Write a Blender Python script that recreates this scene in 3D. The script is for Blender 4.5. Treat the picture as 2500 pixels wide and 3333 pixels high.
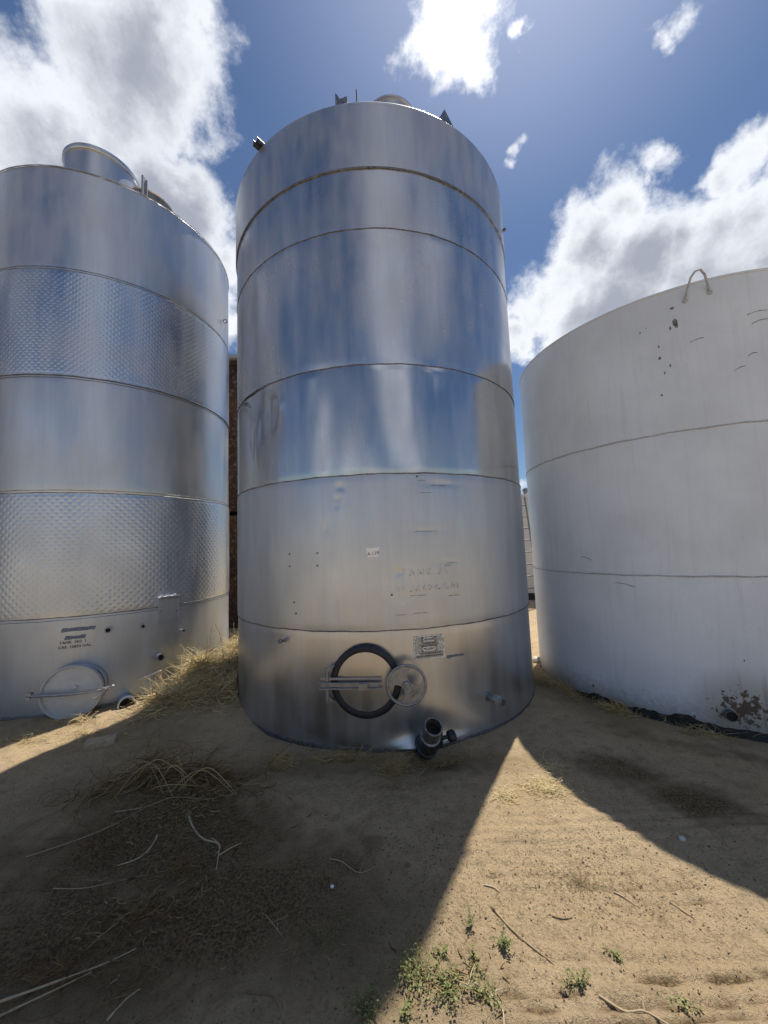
import bpy, math, random
import numpy as np
from mathutils import Matrix, Vector
R_ = math.radians
random.seed(7)
rng = np.random.default_rng(11)
scn = bpy.context.scene
for o in list(bpy.data.objects):
    bpy.data.objects.remove(o)
col = scn.collection

# ------------------------------------------------------------------ camera
PITCH, ROLL, EYE = 0.0889, -0.0381, 1.523
cam = bpy.data.cameras.new('camera'); co = bpy.data.objects.new('camera', cam); col.objects.link(co)
cam.sensor_fit = 'HORIZONTAL'; cam.sensor_width = 36.0; cam.lens = 36.0 * 1212.3 / 2500
cam.clip_start = 0.05; cam.clip_end = 6000
sp, cp, sr, cr = math.sin(PITCH), math.cos(PITCH), math.sin(ROLL), math.cos(ROLL)
ax = Vector((cr, -sp * sr, cp * sr)); au = Vector((-sr, -sp * cr, cp * cr)); aw = Vector((0, cp, sp))
m = Matrix((( ax[0], au[0], -aw[0], 0), (ax[1], au[1], -aw[1], 0), (ax[2], au[2], -aw[2], EYE), (0, 0, 0, 1)))
co.matrix_world = m
scn.camera = co

# ------------------------------------------------------------------ view
scn.view_settings.view_transform = 'Standard'
scn.view_settings.look = 'None'
scn.view_settings.exposure = 0.12
scn.view_settings.gamma = 1.0
scn.view_settings.use_curve_mapping = False

# ------------------------------------------------------------------ sun
SUN_AZ, SUN_EL = R_(30.5), R_(66.0)
sd = Vector((math.sin(SUN_AZ) * math.cos(SUN_EL), math.cos(SUN_AZ) * math.cos(SUN_EL), math.sin(SUN_EL)))
sl = bpy.data.lights.new('sun', 'SUN'); sl.energy = 5.0; sl.angle = R_(0.55); sl.color = (1.0, 0.94, 0.84)
so = bpy.data.objects.new('sun', sl); col.objects.link(so)
so.rotation_euler = (-sd).to_track_quat('-Z', 'Y').to_euler()
so.location = (6, 10, 20)

# ------------------------------------------------------------------ world
W = bpy.data.worlds.new('World'); scn.world = W; W.use_nodes = True
wt = W.node_tree; wt.nodes.clear()
def N(t, kind, **kw):
    n = t.nodes.new(kind)
    for k, v in kw.items(): setattr(n, k, v)
    return n
def setin(t, sock, v):
    if hasattr(v, 'is_output') or isinstance(v, bpy.types.NodeSocket): t.links.new(v, sock)
    else: sock.default_value = v
def MA(t, op, a, b=None, c=None, clamp=False):
    n = N(t, 'ShaderNodeMath', operation=op); n.use_clamp = clamp
    setin(t, n.inputs[0], a)
    if b is not None: setin(t, n.inputs[1], b)
    if c is not None: setin(t, n.inputs[2], c)
    return n.outputs[0]
def VM(t, op, a, b=None, s=None):
    n = N(t, 'ShaderNodeVectorMath', operation=op)
    setin(t, n.inputs[0], a)
    if b is not None: setin(t, n.inputs[1], b)
    if s is not None: setin(t, n.inputs['Scale'], s)
    return n.outputs['Value'] if op in ('LENGTH', 'DISTANCE', 'DOT_PRODUCT') else n.outputs['Vector']
def NOISE(t, vec, scale, detail=4, rough=.55, out='Fac', dist=0.0):
    n = N(t, 'ShaderNodeTexNoise'); n.inputs['Scale'].default_value = scale
    n.inputs['Detail'].default_value = detail; n.inputs['Roughness'].default_value = rough
    n.inputs['Distortion'].default_value = dist
    if vec is not None: t.links.new(vec, n.inputs['Vector'])
    return n.outputs[0] if out == 'Fac' else n.outputs['Color']
def MR(t, v, a, b, c=0.0, d=1.0, smooth=True):
    n = N(t, 'ShaderNodeMapRange'); n.interpolation_type = 'SMOOTHSTEP' if smooth else 'LINEAR'
    setin(t, n.inputs[0], v)
    for i, x in zip((1, 2, 3, 4), (a, b, c, d)): n.inputs[i].default_value = x
    return n.outputs[0]
def MIX(t, f, a, b):
    n = N(t, 'ShaderNodeMix', data_type='RGBA')
    setin(t, n.inputs[0], f)
    for s, v in ((n.inputs[6], a), (n.inputs[7], b)):
        if isinstance(v, tuple): s.default_value = (*v[:3], 1)
        else: t.links.new(v, s)
    return n.outputs[2]

sky = N(wt, 'ShaderNodeTexSky', sky_type='NISHITA'); sky.sun_disc = False
sky.sun_elevation = SUN_EL; sky.sun_rotation = SUN_AZ
sky.air_density = 1.0; sky.dust_density = 0.35; sky.ozone_density = 4.5; sky.altitude = 50
tc = N(wt, 'ShaderNodeTexCoord'); D0 = tc.outputs['Generated']
w1 = VM(wt, 'SCALE', VM(wt, 'SUBTRACT', NOISE(wt, D0, 5.0, 3, .5, 'Color'), (.5, .5, .5)), s=0.16)
w2 = VM(wt, 'SCALE', VM(wt, 'SUBTRACT', NOISE(wt, D0, 19.0, 5, .6, 'Color'), (.5, .5, .5)), s=0.075)
DW = VM(wt, 'ADD', VM(wt, 'ADD', D0, w1), w2)
# clouds of that day: centre direction and angular size of each puff
PUFFS = [[[-0.36,0.521,0.774],0.15],[[-0.524,0.576,0.628],0.171],[[-0.377,0.646,0.664],0.116],[[-0.376,0.712,0.593],0.107],[[-0.59,0.47,0.66],0.1],[[-0.697,0.48,0.534],0.217],[[-0.359,0.785,0.506],0.085],[[-0.317,0.488,0.813],0.10],[[0.135,0.525,0.84],0.078],[[0.088,0.540,0.836],0.055],[[0.180,0.552,0.813],0.042],[[0.165,0.500,0.85],0.07],[[0.242,0.513,0.824],0.017],[[0.257,0.63,0.733],0.018],[[0.254,0.649,0.717],0.018],[[0.476,0.47,0.743],0.026],[[0.475,0.486,0.734],0.018],[[0.492,0.546,0.678],0.008],[[0.49,0.565,0.664],0.015],[[0.488,0.585,0.647],0.035],[[0.485,0.607,0.63],0.016],[[0.604,0.522,0.602],0.043],[[0.601,0.552,0.578],0.04],[[0.576,0.575,0.581],0.021],[[0.451,0.652,0.61],0.064],[[0.423,0.705,0.569],0.093],[[0.373,0.77,0.517],0.094],[[0.326,0.817,0.476],0.064],[[0.512,0.677,0.529],0.119],[[0.564,0.638,0.525],0.079],[[0.617,0.601,0.508],0.08],[[0.64,0.569,0.517],0.076],[[0.619,0.663,0.421],0.173],[[0.498,0.744,0.446],0.161],[[0.7,0.581,0.416],0.127],[[0.349,0.829,0.438],0.036],[[0.349,0.928,0.10],0.04],
 [[0.19,-0.80,0.57],0.24],[[0.14,-0.62,0.775],0.20],[[0.24,-0.90,0.38],0.18],[[-0.34,-0.93,0.16],0.12],[[-0.10,-0.98,0.12],0.10],[[0.42,-0.88,0.16],0.14],[[-0.62,-0.75,0.18],0.14],[[0.60,-0.50,0.62],0.16]]
fld = None
for c, s in PUFFS:
    d = VM(wt, 'DISTANCE', DW, tuple(c))
    v = MA(wt, 'MULTIPLY_ADD', d, -1.0 / s, 1.0)
    # soften small puffs so that they do not read denser than the big ones
    v = MA(wt, 'MULTIPLY', v, min(1.0, 0.22 + s * 7))
    fld = v if fld is None else MA(wt, 'MAXIMUM', fld, v)
# elsewhere in the sky (behind and beside): scattered cumulus
bk = MR(wt, VM(wt, 'DOT_PRODUCT', D0, (0.0, 0.80, 0.60)), 0.15, 0.50, 1.0, 0.0)
rear = MA(wt, 'MULTIPLY_ADD', NOISE(wt, VM(wt, 'MULTIPLY', D0, (1, 1, 1.6)), 2.6, 5, .55), 4.0, -2.0)
rear = MA(wt, 'MULTIPLY_ADD', bk, 1.5, MA(wt, 'SUBTRACT', rear, 2.05))
fld = MA(wt, 'MAXIMUM', fld, rear)
fb = NOISE(wt, D0, 11.0, 10, .66)
fb2 = NOISE(wt, DW, 3.5, 4, .5)
f = MA(wt, 'ADD', fld, MA(wt, 'MULTIPLY_ADD', fb, 1.0, -0.50))
dens = MR(wt, f, -0.08, 0.34)
thick = MR(wt, MA(wt, 'ADD', f, MA(wt, 'MULTIPLY_ADD', fb2, 1.5, -0.75)), 0.18, 1.05)
ccol = MIX(wt, thick, (0.88, 0.91, 0.97), (0.36, 0.39, 0.46))
sunp = MR(wt, VM(wt, 'DOT_PRODUCT', D0, tuple(sd)), 0.93, 1.0)
ccol = MIX(wt, MA(wt, 'MULTIPLY', sunp, 0.9), ccol, (1.5, 1.5, 1.5))
gz = MR(wt, VM(wt, 'DOT_PRODUCT', D0, (0, 0, 1)), -0.02, 0.02)
thin = MR(wt, VM(wt, 'DOT_PRODUCT', D0, (0, -1, 0)), 0.0, 0.5, 1.0, 0.68)   # the clouds behind are thin veils
dens = MA(wt, 'MULTIPLY', MA(wt, 'MULTIPLY', dens, thin), gz)
# forward-scattered light round the sun and a faint summer veil
aur = MA(wt, 'POWER', MR(wt, VM(wt, 'DOT_PRODUCT', D0, tuple(sd)), 0.87, 1.0, smooth=False), 2.0)
skc = VM(wt, 'ADD', VM(wt, 'MULTIPLY', sky.outputs[0], (.90, .98, 1.06)), VM(wt, 'SCALE', (5.0, 5.2, 6.0), s=MA(wt, 'MULTIPLY_ADD', aur, .55, .0)))
b1 = N(wt, 'ShaderNodeBackground'); b1.inputs[1].default_value = 0.074; wt.links.new(skc, b1.inputs[0])
b2 = N(wt, 'ShaderNodeBackground'); b2.inputs[1].default_value = 1.0; wt.links.new(ccol, b2.inputs[0])
ms = N(wt, 'ShaderNodeMixShader'); wt.links.new(dens, ms.inputs[0]); wt.links.new(b1.outputs[0], ms.inputs[1]); wt.links.new(b2.outputs[0], ms.inputs[2])
wo = N(wt, 'ShaderNodeOutputWorld'); wt.links.new(ms.outputs[0], wo.inputs[0])

# ------------------------------------------------------------------ materials
def newmat(name):
    mt = bpy.data.materials.new(name); mt.use_nodes = True
    t = mt.node_tree; t.nodes.clear()
    out = N(t, 'ShaderNodeOutputMaterial'); b = N(t, 'ShaderNodeBsdfPrincipled'); t.links.new(b.outputs[0], out.inputs[0])
    return mt, t, b
def bump(t, b, h, strength, dist):
    n = N(t, 'ShaderNodeBump'); n.inputs['Strength'].default_value = strength; n.inputs['Distance'].default_value = dist
    t.links.new(h, n.inputs['Height']); t.links.new(n.outputs[0], b.inputs['Normal']); return n
def OBJ(t): return N(t, 'ShaderNodeTexCoord').outputs['Object']
def steel(name, base=(.50, .51, .53), rough=.3, aniso=.5, streak=.12, dust=.25, warm=0.0, bmp=.02):
    mt, t, b = newmat(name)
    oc = OBJ(t)
    s1 = NOISE(t, VM(t, 'MULTIPLY', oc, (1, 1, .05)), 34, 4, .65)
    s2 = NOISE(t, VM(t, 'MULTIPLY', oc, (1, 1, .16)), 7, 5, .6)
    s3 = NOISE(t, oc, 1.7, 4, .55)
    s4 = NOISE(t, oc, 160, 2, .5)
    dk = tuple(c * .88 for c in base); lt = tuple(min(1, c * 1.05) for c in base)
    c = MIX(t, MR(t, s2, .35, .7), dk, lt)
    c = MIX(t, MA(t, 'MULTIPLY', MR(t, s1, .52, .78), .22), c, tuple(x * .62 for x in base))
    b.inputs['Metallic'].default_value = 1.0
    r = MA(t, 'ADD', MA(t, 'MULTIPLY_ADD', s1, streak, rough - streak * .5), MA(t, 'MULTIPLY_ADD', s3, .16, -.08))
    r = MA(t, 'ADD', r, MA(t, 'MULTIPLY_ADD', s2, .12, -.06))
    t.links.new(c, b.inputs['Base Color']); t.links.new(r, b.inputs['Roughness'])
    b.inputs['Anisotropic'].default_value = aniso
    tg = N(t, 'ShaderNodeTangent', direction_type='RADIAL', axis='Z'); t.links.new(tg.outputs[0], b.inputs['Tangent'])
    h = MA(t, 'ADD', MA(t, 'MULTIPLY', s1, .6), MA(t, 'MULTIPLY', s4, .25))
    bump(t, b, h, bmp, .003)
    # thin film of dust: rough, pale
    if dust:
        d = N(t, 'ShaderNodeBsdfDiffuse'); d.inputs[0].default_value = (.46 + warm, .475 + warm * .6, .50, 1)
        fac = MA(t, 'MULTIPLY', MR(t, MA(t, 'ADD', MA(t, 'MULTIPLY', s3, .6), MA(t, 'MULTIPLY', s2, .5)), .35, .8), dust)
        mx = N(t, 'ShaderNodeMixShader'); t.links.new(fac, mx.inputs[0]); t.links.new(b.outputs[0], mx.inputs[1]); t.links.new(d.outputs[0], mx.inputs[2])
        t.links.new(mx.outputs[0], [n for n in t.nodes if n.type == 'OUTPUT_MATERIAL'][0].inputs[0])
    return mt
def plain(name, colr, rough=.6, metal=0.0, var=.25, scale=18, bmp=.2, bdist=.004, spec=.5):
    mt, t, b = newmat(name)
    oc = OBJ(t); n1 = NOISE(t, oc, scale, 5, .6)
    c = MIX(t, MR(t, n1, .3, .7), tuple(x * (1 - var) for x in colr), tuple(min(1, x * (1 + var)) for x in colr))
    t.links.new(c, b.inputs['Base Color']); b.inputs['Roughness'].default_value = rough; b.inputs['Metallic'].default_value = metal
    b.inputs['Specular IOR Level'].default_value = spec
    if bmp: bump(t, b, NOISE(t, oc, scale * 5, 4, .6), bmp, bdist)
    return mt
M = {}
M['steel_top'] = steel('brushed_steel_satin', (.60, .605, .62), .38, .3, .06, .45)
M['steel_a'] = steel('brushed_steel_bluish', (.60, .605, .62), .30, .4, .06, .42)
M['steel_b'] = steel('brushed_steel_bright', (.62, .63, .65), .25, .45, .06, .46)
M['steel_c'] = steel('brushed_steel_clear', (.62, .63, .645), .17, .4, .05, .40)
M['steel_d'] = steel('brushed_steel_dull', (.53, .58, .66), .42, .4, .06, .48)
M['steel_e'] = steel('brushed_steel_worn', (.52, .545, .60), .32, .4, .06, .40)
M['steel_1'] = steel('tank_steel_satin', (.61, .62, .64), .36, .35, .06, .48)
M['steel_1d'] = steel('dimpled_steel', (.54, .59, .67), .32, .0, .04, .46)
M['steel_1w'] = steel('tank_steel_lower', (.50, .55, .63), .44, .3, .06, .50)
M['door'] = steel('door_steel', (.50, .48, .46), .34, .2, .1, .3, .02)
M['door1'] = plain('satin_door', (.50, .52, .54), .5, .15, .08, 12, .1)
M['cast'] = plain('cast_steel', (.30, .305, .32), .45, .7, .18, 30, .25)
M['bar'] = plain('bright_bar_steel', (.36, .365, .38), .38, .75, .12, 30, .08)
M['rubber'] = plain('black_rubber_gasket', (.016, .018, .026), .55, 0, .3, 20, .15)
M['weld'] = plain('weld_metal', (.17, .17, .18), .5, .8, .5, 60, .6, .003)
M['weldlt'] = plain('weld_painted', (.40, .42, .44), .55, 0, .25, 60, .5, .003)
M['scuff'] = plain('grey_scuff', (.20, .20, .21), .55, .5, .4, 60, 0)
M['dark'] = plain('dark_cavity', (.012, .012, .013), .7, 0, .3)
M['valve'] = plain('grimy_valve_iron', (.055, .06, .062), .5, .5, .5, 40, .5)
M['valvelt'] = plain('grimy_steel_pipe', (.22, .23, .24), .42, .8, .4, 40, .35)
M['paper'] = plain('white_paper', (.93, .93, .93), .5, 0, .05, 25, .3, .003)
M['ink'] = plain('black_ink', (.02, .02, .025), .6, 0, .1, 20, 0)
M['inkgrey'] = plain('faded_print', (.06, .06, .065), .5, .3, .4, 80, 0)
M['ghost'] = plain('lettering_residue', (.60, .61, .63), .5, .15, .2, 50, 0)
M['ghostdk'] = plain('glue_residue', (.10, .10, .10), .6, .3, .3, 60, 0)
M['blue'] = plain('blue_tape_residue', (.15, .19, .26), .55, .45, .35, 70, .2, .002)
M['signw'] = plain('worn_sign_white', (.90, .90, .87), .5, 0, .3, 60, .2, .002)
M['signplate'] = plain('worn_sign_plate', (.40, .40, .38), .5, .3, .15, 40, 0)
M['signbk'] = plain('sign_black', (.02, .02, .02), .5, 0, .2, 40, 0)
M['tar'] = plain('black_tar', (.018, .018, .016), .75, 0, .6, 14, .8, .01)
M['brick'] = plain('tan_brick', (.44, .34, .23), .85, 0, .2, 30, .5, .004)
M['stone'] = plain('pale_stone', (.55, .52, .46), .8, 0, .2, 40, .4, .003)
M['pebble'] = plain('soil_clods', (.15, .115, .075), .95, 0, .4, 8, .3, .003)
M['leafdry'] = plain('yellow_leaf', (.55, .42, .14), .7, 0, .2, 40, .2)
M['ladder'] = plain('weathered_aluminium', (.20, .20, .21), .5, .5, .3, 30, .2)
M['whitebar'] = plain('white_rod', (.70, .68, .64), .45, 0, .08, 30, .1)
M['peel'] = plain('bare_patch', (.14, .135, .13), .7, 0, .6, 40, .4, .003)

def strawmat(name, ramp, rough=.75):
    mt, t, b = newmat(name)
    at = N(t, 'ShaderNodeAttribute', attribute_name='tint')
    cr_ = N(t, 'ShaderNodeValToRGB'); t.links.new(at.outputs['Fac'], cr_.inputs[0])
    e = cr_.color_ramp.elements
    e[0].color = (*ramp[0], 1); e[-1].color = (*ramp[-1], 1)
    for i, c in enumerate(ramp[1:-1]):
        x = cr_.color_ramp.elements.new((i + 1) / (len(ramp) - 1)); x.color = (*c, 1)
    n = NOISE(t, OBJ(t), 60, 3, .6)
    c = MIX(t, MA(t, 'MULTIPLY', n, .4), cr_.outputs[0], (.10, .07, .04))
    t.links.new(c, b.inputs['Base Color']); b.inputs['Roughness'].default_value = rough
    b.inputs['Specular IOR Level'].default_value = .35
    return mt
M['straw'] = strawmat('dry_straw', [(.32, .21, .09), (.62, .46, .20), (.85, .68, .35), (.95, .84, .55)])
M['brush'] = strawmat('dry_brush', [(.09, .045, .02), (.22, .13, .06), (.38, .27, .12), (.52, .42, .22)])
M['grassy'] = strawmat('withered_grass', [(.12, .09, .045), (.24, .18, .09), (.40, .31, .17), (.60, .48, .29)])
M['stalk'] = strawmat('grey_stalk', [(.18, .12, .07), (.36, .27, .16), (.54, .43, .28), (.70, .60, .42)])
M['leaf'] = strawmat('weed_leaf', [(.08, .11, .03), (.16, .20, .06), (.27, .29, .11), (.42, .38, .19)])

# ground
def groundmat():
    mt, t, b = newmat('sandy_soil'); oc = OBJ(t)
    dp = N(t, 'ShaderNodeAttribute', attribute_name='damp_shade').outputs['Fac']
    gr = N(t, 'ShaderNodeAttribute', attribute_name='litter').outputs['Fac']
    n1 = NOISE(t, oc, 1.1, 5, .6); n2 = NOISE(t, oc, 9, 6, .65); n3 = NOISE(t, oc, 85, 5, .7); n4 = NOISE(t, oc, 330, 3, .6)
    c = MIX(t, MR(t, n1, .3, .7), (.51, .372, .222), (.59, .447, .278))
    c = MIX(t, MA(t, 'MULTIPLY', MR(t, n2, .45, .72), .45), c, (.25, .185, .108))
    c = MIX(t, MA(t, 'MULTIPLY', MR(t, n3, .50, .64), .6), c, (.20, .15, .09))
    c = MIX(t, MA(t, 'MULTIPLY', MR(t, n4, .53, .66), .65), c, (.62, .52, .35))
    lit = MIX(t, n3, (.10, .085, .04), (.28, .20, .11))
    c = MIX(t, MA(t, 'MULTIPLY', gr, .75), c, lit)
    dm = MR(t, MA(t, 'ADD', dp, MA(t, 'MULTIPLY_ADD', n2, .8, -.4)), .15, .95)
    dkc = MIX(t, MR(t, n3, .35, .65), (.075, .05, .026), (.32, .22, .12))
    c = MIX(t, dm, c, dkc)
    t.links.new(c, b.inputs['Base Color']); b.inputs['Roughness'].default_value = .95
    b.inputs['Specular IOR Level'].default_value = .2
    h = MA(t, 'ADD', MA(t, 'MULTIPLY', n3, .75), MA(t, 'ADD', MA(t, 'MULTIPLY', n4, .35), MA(t, 'MULTIPLY', n2, 1.2)))
    bump(t, b, h, 1.0, .020)
    return mt
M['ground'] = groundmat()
def whitepaint(name, base=(.67, .745, .84), far=False):
    mt, t, b = newmat(name); oc = OBJ(t)
    n1 = NOISE(t, oc, 1.3, 5, .6); n2 = NOISE(t, VM(t, 'MULTIPLY', oc, (1, 1, .07)), 16, 5, .65); n3 = NOISE(t, oc, 120, 3, .6)
    n5 = NOISE(t, oc, 26, 7, .7)
    c = MIX(t, MR(t, n1, .3, .7), tuple(x * .90 for x in base), tuple(x * 1.06 for x in base))
    c = MIX(t, MA(t, 'MULTIPLY', MR(t, n2, .5, .8), .22), c, (.34, .36, .38))
    c = MIX(t, MA(t, 'MULTIPLY', MR(t, n3, .60, .70), .25), c, (.24, .24, .24))
    z = N(t, 'ShaderNodeSeparateXYZ'); t.links.new(oc, z.inputs[0])
    rn = MR(t, NOISE(t, VM(t, 'MULTIPLY', oc, (1, 1, .05)), 30, 4, .6), .5, .72)   # rain runs
    # mud splash and algae along the foot
    ft = MR(t, MA(t, 'ADD', z.outputs[2], MA(t, 'MULTIPLY', n5, .35)), .18, .46, 1.0, 0.0)
    c = MIX(t, MA(t, 'MULTIPLY', ft, .65), c, (.20, .185, .145))
    if not far:
        # peeling and rust round the outlet
        a = R_(-25.5); P = (1.5066 * math.sin(a), -1.5066 * math.cos(a), .20)
        dd = VM(t, 'DISTANCE', VM(t, 'MULTIPLY', oc, (.8, .8, 1.0)), tuple(VM_c * k for VM_c, k in zip(P, (.8, .8, 1.0))))
        pk = MR(t, MA(t, 'ADD', MA(t, 'MULTIPLY', dd, -3.3), MA(t, 'MULTIPLY_ADD', n5, 2.4, -.90)), -.02, .05)
        c = MIX(t, MA(t, 'MULTIPLY', MR(t, dd, .12, .34, 1, 0), .55), c, (.33, .29, .24))
        c = MIX(t, pk, c, MIX(t, MR(t, NOISE(t, oc, 14, 4, .6), .4, .6), (.075, .075, .068), (.11, .078, .052)))
        c = MIX(t, MA(t, 'MULTIPLY', MA(t, 'MULTIPLY', MR(t, dd, .08, .36, 1, 0), rn), .75), c, (.12, .07, .035))
        # scattered chips higher up
        P2 = (1.53 * math.sin(R_(-30)), -1.53 * math.cos(R_(-30)), 3.05)
        d2 = MR(t, VM(t, 'DISTANCE', oc, P2), .1, .7, 1, 0)
        chp = MA(t, 'MULTIPLY', d2, MR(t, NOISE(t, oc, 21, 3, .7), .735, .76))
        c = MIX(t, chp, c, (.06, .06, .06))
    c = MIX(t, MA(t, 'MULTIPLY', rn, .07), c, (.36, .35, .33))
    t.links.new(c, b.inputs['Base Color']); b.inputs['Roughness'].default_value = .38
    b.inputs['Specular IOR Level'].default_value = .5
    bump(t, b, MA(t, 'ADD', MA(t, 'MULTIPLY', n3, .4), n1), .18, .006)
    return mt
M['white'] = whitepaint('white_tank_paint')
M['whitefar'] = whitepaint('far_white_paint', (.60, .61, .62), True)
def rustmat():
    mt, t, b = newmat('rusted_steel'); oc = OBJ(t)
    n1 = NOISE(t, VM(t, 'MULTIPLY', oc, (1, 1, .25)), 3.5, 6, .65); n2 = NOISE(t, oc, 16, 6, .7)
    c = MIX(t, MR(t, n1, .35, .65), (.045, .020, .013), (.13, .065, .038))
    c = MIX(t, MA(t, 'MULTIPLY', MR(t, n2, .52, .66), .8), c, (.27, .235, .19))
    c = MIX(t, MA(t, 'MULTIPLY', MR(t, n1, .60, .8), .8), c, (.16, .15, .13))
    t.links.new(c, b.inputs['Base Color']); b.inputs['Roughness'].default_value = .8
    bump(t, b, n2, .5, .02); return mt
M['rust'] = rustmat()

# ------------------------------------------------------------------ mesh helpers
class MB:
    def __init__(s, frame=None): s.v = []; s.f = []; s.mi = []; s.fr = frame; s.cur = 0
    def add(s, vs, fs, fr=None):
        fr = fr if fr is not None else s.fr; o = len(s.v)
        for p in vs:
            p = Vector(p); s.v.append(tuple(fr @ p) if fr is not None else tuple(p))
        for f_ in fs: s.f.append(tuple(i + o for i in f_)); s.mi.append(s.cur)
        return s
    def box(s, c, d, fr=None, bev=0.0):
        x, y, z = (k / 2 for k in d); cx, cy, cz = c
        vs = [(cx + i * x, cy + j * y, cz + k * z) for i in (-1, 1) for j in (-1, 1) for k in (-1, 1)]
        return s.add(vs, [(0, 1, 3, 2), (4, 6, 7, 5), (0, 4, 5, 1), (2, 3, 7, 6), (0, 2, 6, 4), (1, 5, 7, 3)], fr)
    def lathe(s, prof, c=(0, 0, 0), axis=(0, 0, 1), n=32, cap0=False, cap1=False, fr=None, closed=False):
        q = Vector((0, 0, 1)).rotation_difference(Vector(axis).normalized()).to_matrix(); c = Vector(c); vs = []
        for r, h in prof:
            for i in range(n):
                a = 2 * math.pi * i / n; vs.append(c + q @ Vector((r * math.cos(a), r * math.sin(a), h)))
        fs = []; K = len(prof)
        for k in range(K if closed else K - 1):
            k2 = (k + 1) % K
            for i in range(n):
                j = (i + 1) % n; fs.append((k * n + i, k * n + j, k2 * n + j, k2 * n + i))
        if cap0: fs.append(tuple(range(n))[::-1])
        if cap1: fs.append(tuple(range((K - 1) * n, K * n)))
        return s.add(vs, fs, fr)
    def rod(s, a, b, r, r2=None, n=12, cap=True, fr=None):
        a = Vector(a); b = Vector(b); L = (b - a).length
        return s.lathe([(r, 0), (r if r2 is None else r2, L)], a, b - a, n, cap, cap, fr)
    def tube(s, pts, r, n=8, fr=None, closed=False, cap=True):
        pts = [Vector(p) for p in pts]; K = len(pts); vs = []; up = None
        for i, p in enumerate(pts):
            d = (pts[(i + 1) % K] - pts[i - 1]) if closed else (pts[min(i + 1, K - 1)] - pts[max(i - 1, 0)])
            d.normalize()
            if up is None: up = d.orthogonal().normalized()
            up = (up - d * up.dot(d)).normalized(); w = d.cross(up)
            rr = r[i] if isinstance(r, (list, tuple)) else r
            for j in range(n):
                a = 2 * math.pi * j / n; vs.append(p + up * rr * math.cos(a) + w * rr * math.sin(a))
        fs = []
        for i in range(K if closed else K - 1):
            i2 = (i + 1) % K
            for j in range(n):
                j2 = (j + 1) % n; fs.append((i * n + j, i * n + j2, i2 * n + j2, i2 * n + j))
        if cap and not closed: fs.append(tuple(range(n))[::-1]); fs.append(tuple(range((K - 1) * n, K * n)))
        return s.add(vs, fs, fr)
    def prism(s, poly, y0, y1, fr=None):      # polygon in x,z extruded along y
        n = len(poly); vs = [(p[0], y0, p[1]) for p in poly] + [(p[0], y1, p[1]) for p in poly]
        fs = [tuple(range(n)), tuple(range(n, 2 * n))[::-1]] + [(i, i + n, (i + 1) % n + n, (i + 1) % n) for i in range(n)]
        return s.add(vs, fs, fr)
    def build(s, name, mat, parent=None, smooth=True, angle=35, bevel=0.0, label=None):
        me = bpy.data.meshes.new(name); me.from_pydata(s.v, [], s.f)
        mats = mat if isinstance(mat, list) else [mat]
        for mm in mats: me.materials.append(mm)
        if len(mats) > 1: me.polygons.foreach_set('material_index', s.mi)
        o = bpy.data.objects.new(name, me); col.objects.link(o)
        if smooth:
            me.polygons.foreach_set('use_smooth', [True] * len(me.polygons)); me.set_sharp_from_angle(angle=R_(angle))
        me.update()
        if bevel:
            b = o.modifiers.new('bevel', 'BEVEL'); b.width = bevel; b.segments = 2; b.limit_method = 'ANGLE'
        if parent is not None: o.parent = parent
        if label: o['label'] = label
        return o
def empty(name, loc=(0, 0, 0), rz=0.0):
    o = bpy.data.objects.new(name, None); o.empty_display_size = .2; col.objects.link(o); o.location = loc; o.rotation_euler = (0, 0, rz); return o
def tag(o, label=None, cat=None, group=None, kind=None):
    for k, v in (('label', label), ('category', cat), ('group', group), ('kind', kind)):
        if v: o[k] = v
    return o
def npmesh(name, V, F, mat, parent=None, smooth=True, angle=None):
    me = bpy.data.meshes.new(name); n = len(V); k = F.shape[1]
    me.vertices.add(n); me.vertices.foreach_set('co', V.astype(np.float32).ravel())
    me.loops.add(F.size); me.loops.foreach_set('vertex_index', F.astype(np.int32).ravel())
    me.polygons.add(len(F)); me.polygons.foreach_set('loop_start', np.arange(0, F.size, k, dtype=np.int32))
    try: me.polygons.foreach_set('loop_total', np.full(len(F), k, dtype=np.int32))
    except Exception: pass
    me.update(calc_edges=True); me.validate()
    if smooth: me.polygons.foreach_set('use_smooth', np.ones(len(F), dtype=bool))
    if angle: me.set_sharp_from_angle(angle=R_(angle))
    me.materials.append(mat); o = bpy.data.objects.new(name, me); col.objects.link(o)
    if parent is not None: o.parent = parent
    return o
def addattr(o, name, vals):
    a = o.data.attributes.new(name, 'FLOAT', 'POINT'); a.data.foreach_set('value', np.asarray(vals, dtype=np.float32))

# value noise (numpy)
def _h(ix, iy, s):
    v = np.sin(ix * 127.1 + iy * 311.7 + s * 74.7) * 43758.5453
    return v - np.floor(v)
def vn(x, y, s=0):
    ix = np.floor(x); iy = np.floor(y); fx = x - ix; fy = y - iy
    fx = fx * fx * (3 - 2 * fx); fy = fy * fy * (3 - 2 * fy)
    a = _h(ix, iy, s); b = _h(ix + 1, iy, s); c = _h(ix, iy + 1, s); d = _h(ix + 1, iy + 1, s)
    return (a + (b - a) * fx) * (1 - fy) + (c + (d - c) * fx) * fy - .5
def fbm(x, y, s=0, o=4):
    r = 0; a = 1
    for i in range(o): r = r + a * vn(x * 2 ** i, y * 2 ** i, s + i); a *= .5
    return r

# ------------------------------------------------------------------ tank sites
TK = {1: ((-3.707, 5.135), 1.432), 2: ((-.047, 4.54), 1.621), 3: ((3.282, 4.268), 1.5066)}
RAD = {k: v[1] for k, v in TK.items()}

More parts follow.
